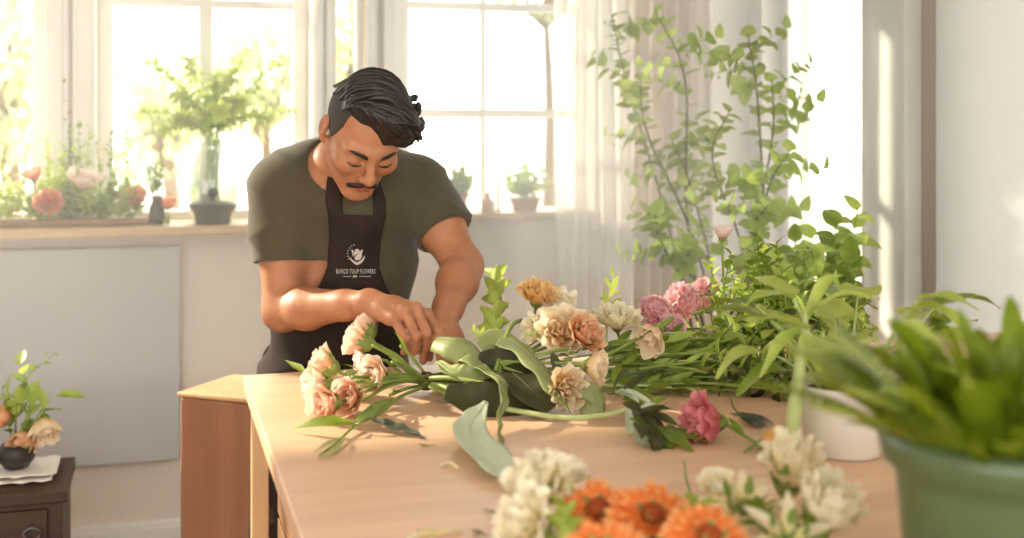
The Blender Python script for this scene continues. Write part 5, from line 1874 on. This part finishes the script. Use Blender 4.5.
def sillflower(label, px, py, s, bmn, dv, n=4, seed=0, off=.10, name='rose'):
    c = SZ(px, py, off); d = Vector(dv).normalized()
    base = SP(px + 3, .085); base.z = sill_z + .03
    flower(name, label, 'flower', ruffled(s, s * 1.5, n, .1, .22), bmn, c - d * s * .6, d, [c - d * s - Vector((0, 0, .03)), base], seed=seed, cal=(s * .6, s * .5),
           lf=[(.6, .05, .022, 1.0, .2, 'leaf'), (.75, .05, .022, 4.0, .2, 'leaf')])


sillflower('bright coral rose facing into the room, largest on the left sill', 49, 203, .033, 'coral', (.1, -.9, .35), 4, 1, .14)
sillflower('small pink-coral flower above the bright coral rose', 33, 176, .026, 'coral', (-.2, -.3, .8), 3, 2)
sillflower('tall blush white rose standing on the left sill', 83, 182, .040, 'blush', (.25, -.45, .85), 3, 3, .14)
sillflower('salmon rose right of the tall blush one on the sill', 135, 197, .027, 'coral', (0, -.7, .6), 4, 4, .13)
sillflower('small coral bud leaning beside the glass vase', 168, 205, .022, 'coral', (.1, -.4, .9), 2, 5)
vz = SP(157, .10)
t = thing('small_dark_vase', vz, 'small dark vase between the salmon rose and the glass vase', 'vase')
b = MB(); b.lathe([(.001, 0), (.020, 0), (.026, .02), (.024, .05), (.014, .075), (.018, .09), (.014, .09), (.010, .075), (.001, .07)], vz, 24); b.build('vase_body', M['dark_pot'], t)
for k in range(4):
    base = vz + Vector((0, 0, .07)); top = base + Vector((rng.uniform(-.06, .04), rng.uniform(-.03, .03), rng.uniform(.10, .22)))
    tt = thing('vase_sprig', base, 'thin dark-leaved sprig in the small dark vase', 'sprig', 'sprigs in the small dark vase')
    st = MB(); cv = stem_tube(st, [base, base.lerp(top, .5) + jit(rng, .015), top], .0016, .0008, 8, 5); st.build('stem', M['stem'], tt)
    lb = MB(); sprig_leaves(lb, cv, 16, .036, .016, rng, start=.2, spread=1.0, prof='ovate', bend=.5, nv=4); lb.build('foliage', M['leaf'], tt)
# tall wispy stems behind the planter
for k, (px, py) in enumerate([(62, 75), (95, 140), (88, 150), (20, 120), (112, 150), (60, 130)]):
    base = SP(px + rng.uniform(-8, 8), .02); base.z = sill_z
    top = SZ(px, py, .02)
    tt = thing('wispy_spray', base, 'wispy tall green stem rising from behind the planter', 'stem', 'wispy stems behind the planter')
    st = MB(); cv = stem_tube(st, [base, base.lerp(top, .5) + Vector((.02, 0, 0)), top], .002, .001, 12, 5); st.build('stem', M['stem'], tt)
    lb = MB(); sprig_leaves(lb, cv, 18, .04, .017, rng, start=.25, spread=1.0, prof='ovate', bend=.5, nv=4); lb.build('foliage', M[rng.choice(['leaf', 'leaf_light'])], tt)

# big glass vase with leafy branches
gv = SP(213, -.005)
vase = thing('glass_vase', gv, 'clear ribbed glass vase full of yellow-green branches on the sill', 'vase')
b = MB()
prof = [(.001, .004), (.055, .004), (.075, .03), (.088, .09), (.085, .14), (.066, .20), (.048, .245), (.052, .27), (.049, .27), (.045, .245), (.063, .20), (.081, .14), (.084, .09), (.072, .034), (.001, .010)]
rows = []
for r_, z in prof:
    rows.append([gv + Vector((r_ * (1 + .02 * math.cos(12 * a)) * math.cos(a), r_ * (1 + .02 * math.cos(12 * a)) * math.sin(a), z)) for a in [2 * PI * k / 72 for k in range(72)]])
b.grid(rows, wrap=True); b.build('vase_body', M['vase_glass'], vase)
b = MB()
rows = []
for r_, z in ((.001, .012), (.071, .036), (.082, .09), (.079, .13), (.001, .13)):
    rows.append([gv + Vector((r_ * math.cos(a), r_ * math.sin(a), z)) for a in [2 * PI * k / 40 for k in range(40)]])
b.grid(rows, wrap=True); b.build('water', glassmat('vase_water', (238, 243, 228), gloss=.05), vase)
M['leaf_yellow'] = mat('leaf_yellow_green', (182, 194, 112), (154, 170, 86), scale=20, rough=.5, trans=.45, tcol=(200, 206, 116))
br = [(150, 62), (175, 95), (140, 112), (190, 60), (205, 95), (232, 70), (248, 50), (262, 88), (285, 60), (296, 112), (270, 118), (160, 130), (222, 110), (240, 100), (180, 120), (215, 75)]
for k, (px, py) in enumerate(br):
    base = gv + Vector((rng.uniform(-.03, .03), rng.uniform(-.03, .03), .03)); nk = gv + Vector((rng.uniform(-.025, .025), rng.uniform(-.02, .02), .262))
    top = SZ(px, py, rng.uniform(-.01, .16))
    mid = nk.lerp(top, .5) + Vector((0, 0, .04))
    tt = thing('leafy_branch', base, 'yellow-green leafy branch standing in the clear glass vase', 'branch', 'branches in the glass vase')
    st = MB(); cv = stem_tube(st, [base, nk, mid, top], .0026, .0012, 20, 5); st.build('stem', M['stem'], tt)
    lb = MB(); sprig_leaves(lb, cv, 40, .050, .026, rng, start=.42, spread=1.1, prof='ovate', bend=.6, nv=4, taper=.2, upb=.0); lb.build('foliage', M['leaf_yellow' if k % 4 else 'leaf_light'], tt)
# bronze bowl
bc = SP(213, .14)
bw = thing('bronze_bowl', bc, 'low dark bronze bowl with knobbed lid in front of the glass vase', 'bowl')
b = MB(); b.lathe([(.001, 0), (.052, 0), (.056, .008), (.060, .035), (.075, .058), (.080, .060), (.078, .064), (.001, .064)], bc, 40); b.build('bowl_body', M['bronze'], bw)
b = MB(); b.lathe([(.076, .064), (.070, .070), (.04, .075), (.001, .076)], bc, 40); lid = b.build('lid', M['bronze'], bw)
b = MB(); b.lathe([(.008, .075), (.007, .085), (.016, .092), (.020, .104), (.014, .114), (.001, .116)], bc, 20); b.build('knob', M['bronze'], lid)

# ================================================================ window sill, right
def pot_plant(label, px, rpot, hpot, rfol, hfol, m, off=.08, seed=0):
    r2 = random.Random(seed)
    c = SP(px, off) + Vector((0, 0, .0145))
    t = thing('potted_herb', c, label, 'potted plant')
    b = MB(); b.lathe([(.001, .001), (rpot * .72, .001), (rpot * .95, hpot * .8), (rpot * 1.05, hpot * .82), (rpot * 1.05, hpot), (rpot * .95, hpot), (rpot * .9, hpot * .85), (.001, hpot * .85)], c, 32); b.build('pot', M['terracotta'], t)
    for k in range(26):
        a = r2.uniform(0, 2 * PI); l_ = r2.uniform(0, rfol)
        base = c + Vector((r2.uniform(-.5, .5) * rpot, r2.uniform(-.5, .5) * rpot, hpot * .84)); top = c + Vector((l_ * math.cos(a), min(l_ * math.sin(a), .05), hpot + hfol * r2.uniform(.4, 1) * (1 - .4 * l_ / rfol)))
        st = MB(); cv = stem_tube(st, [base, base.lerp(top, .5) + jit(r2, .01), top], .0016, .0008, 6, 5)
        sprig_leaves(st, cv, 9, .036, .020, r2, start=.2, spread=1.0, prof='ovate', bend=.5, nv=4, taper=.1); st.build('foliage', M[m], t)
    return t


pot_plant('small green herb in a clay pot just right of the shoulder, on the right sill', 459, .030, .065, .065, .10, 'leaf_yellow', seed=1)
pot_plant('bushier green plant in a wide clay pot at the curtain end of the right sill', 525, .055, .050, .085, .13, 'leaf_light', seed=2)
c = SP(488, .08) + Vector((0, 0, .0145))
t = thing('small_bottle', c, 'small squat pinkish bottle between the two clay pots', 'bottle')
b = MB(); b.lathe([(.001, .001), (.022, .001), (.025, .006), (.025, .034), (.018, .044), (.008, .05), (.008, .062), (.011, .064), (.011, .07), (.001, .07)], c, 28); b.build('bottle_body', M['blush_glass'], t)
c = SP(498, .06) + Vector((0, 0, .0145))
t = thing('slim_taper_candle', c, 'slim tall beige taper standing right of the squat bottle', 'candle')
b = MB(); b.lathe([(.001, .001), (.013, .001), (.012, .008), (.006, .012), (.006, .135), (.004, .14), (.001, .141)], c, 16); b.build('taper', M['candle'], t)
b = MB(); b.tube([c + Vector((0, 0, .14)), c + Vector((.001, 0, .148))], .0008, 5); b.build('wick', M['dark_pot'], t)

# ================================================================ tall climbing shrub in the corner
tc = Vector((1.72, 3.42, 0))
sh_ = thing('climbing_shrub', tc, 'tall airy climbing shrub with small yellow-green leaves in the corner before the curtains', 'shrub')
b = MB(); b.lathe([(.001, .001), (.14, .001), (.18, .34), (.19, .345), (.19, .37), (.17, .37), (.16, .33), (.001, .32)], tc, 40); b.build('pot', M['pot_white'], sh_)
b = MB(); b.lathe([(.001, .335), (.163, .335)], tc, 32); b.build('soil', M['soil'], sh_)
shoots = [(748, 35, 3.3), (772, 80, 3.25), (790, 150, 3.2), (640, 78, 3.45), (655, 10, 3.4), (612, 15, 3.6), (672, 140, 3.5), (655, 215, 3.3), (768, 205, 3.25), (730, 110, 3.3), (690, 250, 3.35)]
for k, (px, py, D) in enumerate(shoots):
    top = P(px, py, D)
    base = tc + Vector((rng.uniform(-.05, .05), rng.uniform(-.05, .05), .33))
    m1 = base.lerp(top, .45) + Vector((rng.uniform(-.04, .08), 0, .12)); m2 = base.lerp(top, .8) + Vector((rng.uniform(-.05, .05), 0, .08))
    st = MB(); cv = stem_tube(st, [base, m1, m2, top], .0045, .0014, 28, 6); st.build('branch', M['bark'], sh_)
    lb = MB(); sprig_leaves(lb, cv, 20, .058, .048, rng, start=.45, spread=1.3, prof='heart', bend=.6, nv=5, nu=2, taper=.15, upb=0)
    for q in range(4):            # side twigs
        i = rng.randint(14, 26); p = cv[i]
        d2 = wd(Vector((rng.uniform(-1, 1), rng.uniform(-.4, .4), rng.uniform(-.2, .7)))).normalized()
        c2 = [p, p + d2 * .07, p + d2 * .14 + Vector((0, 0, -.01))]
        lb.tube(bez(c2, 6), .0012, 5); sprig_leaves(lb, bez(c2, 8), 7, .055, .046, rng, start=.1, spread=1.2, prof='heart', bend=.6, nv=5, nu=2, taper=.2, upb=0)
    lb.build('foliage', M['leaf_light' if k % 3 else 'leaf_yellow'], sh_)
# leafy plant in front of the right-hand window
tc = Vector((1.86, 3.10, 0))
sh2 = thing('window_plant', tc, 'dark-leaved plant silhouetted against the bright window beside the white pier', 'plant')
b = MB(); b.lathe([(.001, .001), (.11, .001), (.14, .30), (.15, .305), (.15, .33), (.13, .33), (.12, .29), (.001, .28)], tc, 40); b.build('pot', M['terracotta'], sh2)
for k, (px, py) in enumerate([(858, 208), (835, 225), (812, 236), (795, 240), (775, 262), (850, 262), (830, 285), (800, 280), (780, 300), (845, 310), (815, 310)]):
    top = P(px, py, 3.02 - .02 * (k % 3)); base = tc + Vector((rng.uniform(-.03, .03), rng.uniform(-.03, .03), .29))
    st = MB(); cv = stem_tube(st, [base, base.lerp(top, .6) + Vector((0, 0, .06)), top], .004, .0014, 20, 6); st.build('branch', M['stem'], sh2)
    lb = MB(); sprig_leaves(lb, cv, 20, .085, .052, rng, start=.45, spread=1.1, prof='ovate', bend=.7, nv=6, nu=2, taper=.2, upb=0); lb.build('foliage', M['leaf' if k % 2 else 'leaf_light'], sh2)

# ================================================================ pot of flowers on the side cabinet
ct = cz
def CP(px, py, D=3.12):
    return P(px, py, D)


pp = thing('paper_sheets', CP(25, 485), 'crumpled white paper sheets lying on the dark side cabinet', 'paper')
o = P(22, 482, 3.14)
for k in range(2):
    b = MB(); rows = []
    for j in range(9):
        rows.append([Vector((o.x - .11 + .19 * i / 8 + .01 * k, o.y - .10 + .19 * j / 8 + .012 * k, ct + .003 + .012 * k + .006 * abs(math.sin(i * 1.3 + j * .9 + k)))) for i in range(9)])
    b.grid(rows); b.build('sheet', M['paper'], pp, solid=.001)
pz = ct + .026
pc2 = Vector((P(17, 478, 3.14).x, o.y - .01, pz))
t = thing('dark_flower_pot', pc2, 'small dark round flower pot standing on the paper on the side cabinet', 'pot')
b = MB(); b.lathe([(.001, .001), (.032, .001), (.045, .02), (.046, .045), (.036, .06), (.034, .06), (.030, .055), (.001, .05)], pc2, 32); b.build('pot_body', M['dark_pot'], t)


def cabflower(label, px, py, s, bmn, dv, seed, n=3):
    c = CP(px, py); d = wd(Vector(dv)).normalized()
    flower('garden_rose', label, 'flower', ruffled(s, s * 1.9, n, .1, .12), bmn, c - d * s * .9, d, [c - d * s * 1.2 + Vector((0, 0, .01)), pc2 + Vector((0, 0, .052))], seed=seed, cal=(s * .7, s * .6), lf=[(.5, .07, .035, 1.0, .3, 'leaf_light'), (.65, .07, .035, 4.0, .2, 'leaf')])


cabflower('cream rose hanging over the right side of the dark pot', 44, 428, .036, 'cream_peach', (.25, -.5, -.6), 5)
cabflower('dusky peach rose beside the cream one over the dark pot', 24, 440, .032, 'orange_peach', (.0, -.6, -.4), 6)
cabflower('shaded peach rose at the left edge above the dark pot', 2, 418, .030, 'orange_peach', (-.5, -.5, .2), 7)
for k, (p1, p2, L, W, m, lab, nl) in enumerate([((30, 400), (18, 360), .085, .05, 'leaf_light', 'bright green sprig with a broad leaf above the cream rose', 5), ((22, 385), (56, 352), .035, .02, 'leaf', 'arching dark-tipped sprig reaching up right over the cabinet flowers', 8),
                                             ((30, 412), (6, 392), .08, .045, 'leaf_light', 'light green leafy sprig at the left edge above the cabinet', 7), ((22, 430), (30, 450), .055, .03, 'leaf', 'green sprig hanging low between the two hanging roses', 6), ((10, 430), (2, 385), .05, .026, 'leaf', 'dark leafy sprig leaning left out of the dark pot', 7)]):
    base = pc2 + Vector((rng.uniform(-.015, .015), rng.uniform(-.015, .015), .052)); a, b_ = CP(*p1), CP(*p2)
    t = thing('leaf_sprig', base, lab, 'sprig')
    st = MB(); cv = stem_tube(st, [base, a, b_], .0024, .0012, 14, 6); st.build('stem', M['stem'], t)
    lb = MB(); sprig_leaves(lb, cv, nl, L, W, rng, start=.4, spread=.9, prof='ovate', bend=.5, nu=2); lb.build('foliage', M[m], t)
t = thing('bud_stalk', CP(48, 412), 'thin stalk with one slender pale green bud pointing right', 'stem')
st = MB(); stem_tube(st, [pc2 + Vector((.01, 0, .052)), CP(40, 415), CP(52, 398), CP(60, 395)], .0018, .0012, 16, 6); st.build('stem', M['stem_pale'], t)
b = MB(); b.tube(bez([CP(57, 395), CP(70, 393), CP(85, 397)], 8), [.002, .006, .009, .0105, .011, .010, .008, .005, .001], 10); b.build('bud', M['leaf_light'], t)

# ================================================================ outdoors
M['tree_leaf'] = mat('tree_leaf', (186, 194, 146), (160, 172, 118), scale=3, rough=.6, trans=.5, tcol=(190, 198, 138))


def tree(label, px, Y, zc, rx, rz, n, ls, seed, m='tree_leaf', cat='tree'):
    r2 = random.Random(seed)
    x = XW(px, Y)
    t = thing('garden_tree', (x, Y, -.45), label, cat)
    b = MB(); tops = []
    b.tube(bez([(x, Y, -.45), (x + .05, Y, zc * .5), (x, Y, zc)], 8), interp([.09, .06, .03], 8), 8); b.build('trunk', M['bark'], t)
    for k in range(9):
        a = r2.uniform(0, 6.28); q = Vector((x + rx * .8 * math.cos(a), Y + rx * .6 * math.sin(a), zc + rz * r2.uniform(-.4, .8)))
        tops.append(q)
        bb = MB(); bb.tube(bez([(x, Y, zc - rz * .7), (Vector((x, Y, zc - rz * .3)) + q) / 2, q], 8), interp([.03, .008], 8), 6); bb.build('branch', M['bark'], t)
    lb = MB()
    for k in range(n):
        c = r2.choice(tops) if r2.random() < .75 else Vector((x, Y, zc))
        v = Vector((r2.gauss(0, 1), r2.gauss(0, 1), r2.gauss(0, 1)))
        p = c + Vector((v.x * rx * .28, v.y * rx * .28, v.z * rz * .26))
        leaf(lb, p, v + Vector((0, 0, -.3)), (r2.uniform(-1, 1), r2.uniform(-1, 1), 1), ls * r2.uniform(.7, 1.3), ls * .6, bend=.5, nv=3, nu=1, prof='ovate', rng=r2)
    lb.build('foliage', M[m], t)
    return t


tree('yellow-green garden tree outside the leftmost window', 2, 7.0, 1.75, .50, .75, 900, .10, 1)
tree('larger pale green tree outside behind the glass vase', 262, 11.5, 1.85, .62, .80, 1500, .10, 2)
tree('loose light green shrub outside left of the glass vase', 165, 8.5, 1.5, .40, .50, 700, .09, 3, cat='shrub')
tree('slender tree glimpsed through the narrow side light', 350, 8.5, 1.9, .25, .9, 700, .09, 4)
tree('pale tree hanging at the top of the right window', 545, 11.0, 2.75, .8, .5, 500, .10, 5)
# pale house across the garden
H = thing('garden_house', (XW(150, 18), 18, -.45), 'pale house front blurred across the garden behind the left windows', 'building')
xa, xb = XW(118, 18), XW(186, 18)
b = MB(); b.box((xa, 18, -.45), (xb, 22, 1.9)); b.build('house_wall', mat('pale_render', (226, 224, 220), scale=2, rough=.9), H, smooth=False)
b = MB()
for (y_, z_) in ((17.8, 1.9), ):
    b.add([(xa - .2, 17.7, 1.9), (xb + .2, 17.7, 1.9), (xb + .2, 20, 2.7), (xa - .2, 20, 2.7), (xa - .2, 22.3, 1.9), (xb + .2, 22.3, 1.9)], [(0, 1, 2, 3), (3, 2, 5, 4), (0, 3, 4), (1, 5, 2), (0, 4, 5, 1)])
b.build('house_roof', mat('slate_roof', (190, 186, 184), scale=6, rough=.8), H, smooth=False)
for i in range(2):
    x = xa + .35 + .7 * i
    b = MB(); b.box((x, 17.97, .6), (x + .35, 18.02, 1.3)); b.build('house_window', mat('house_window_glass', (150, 156, 164), scale=2, rough=.2), H, smooth=False)
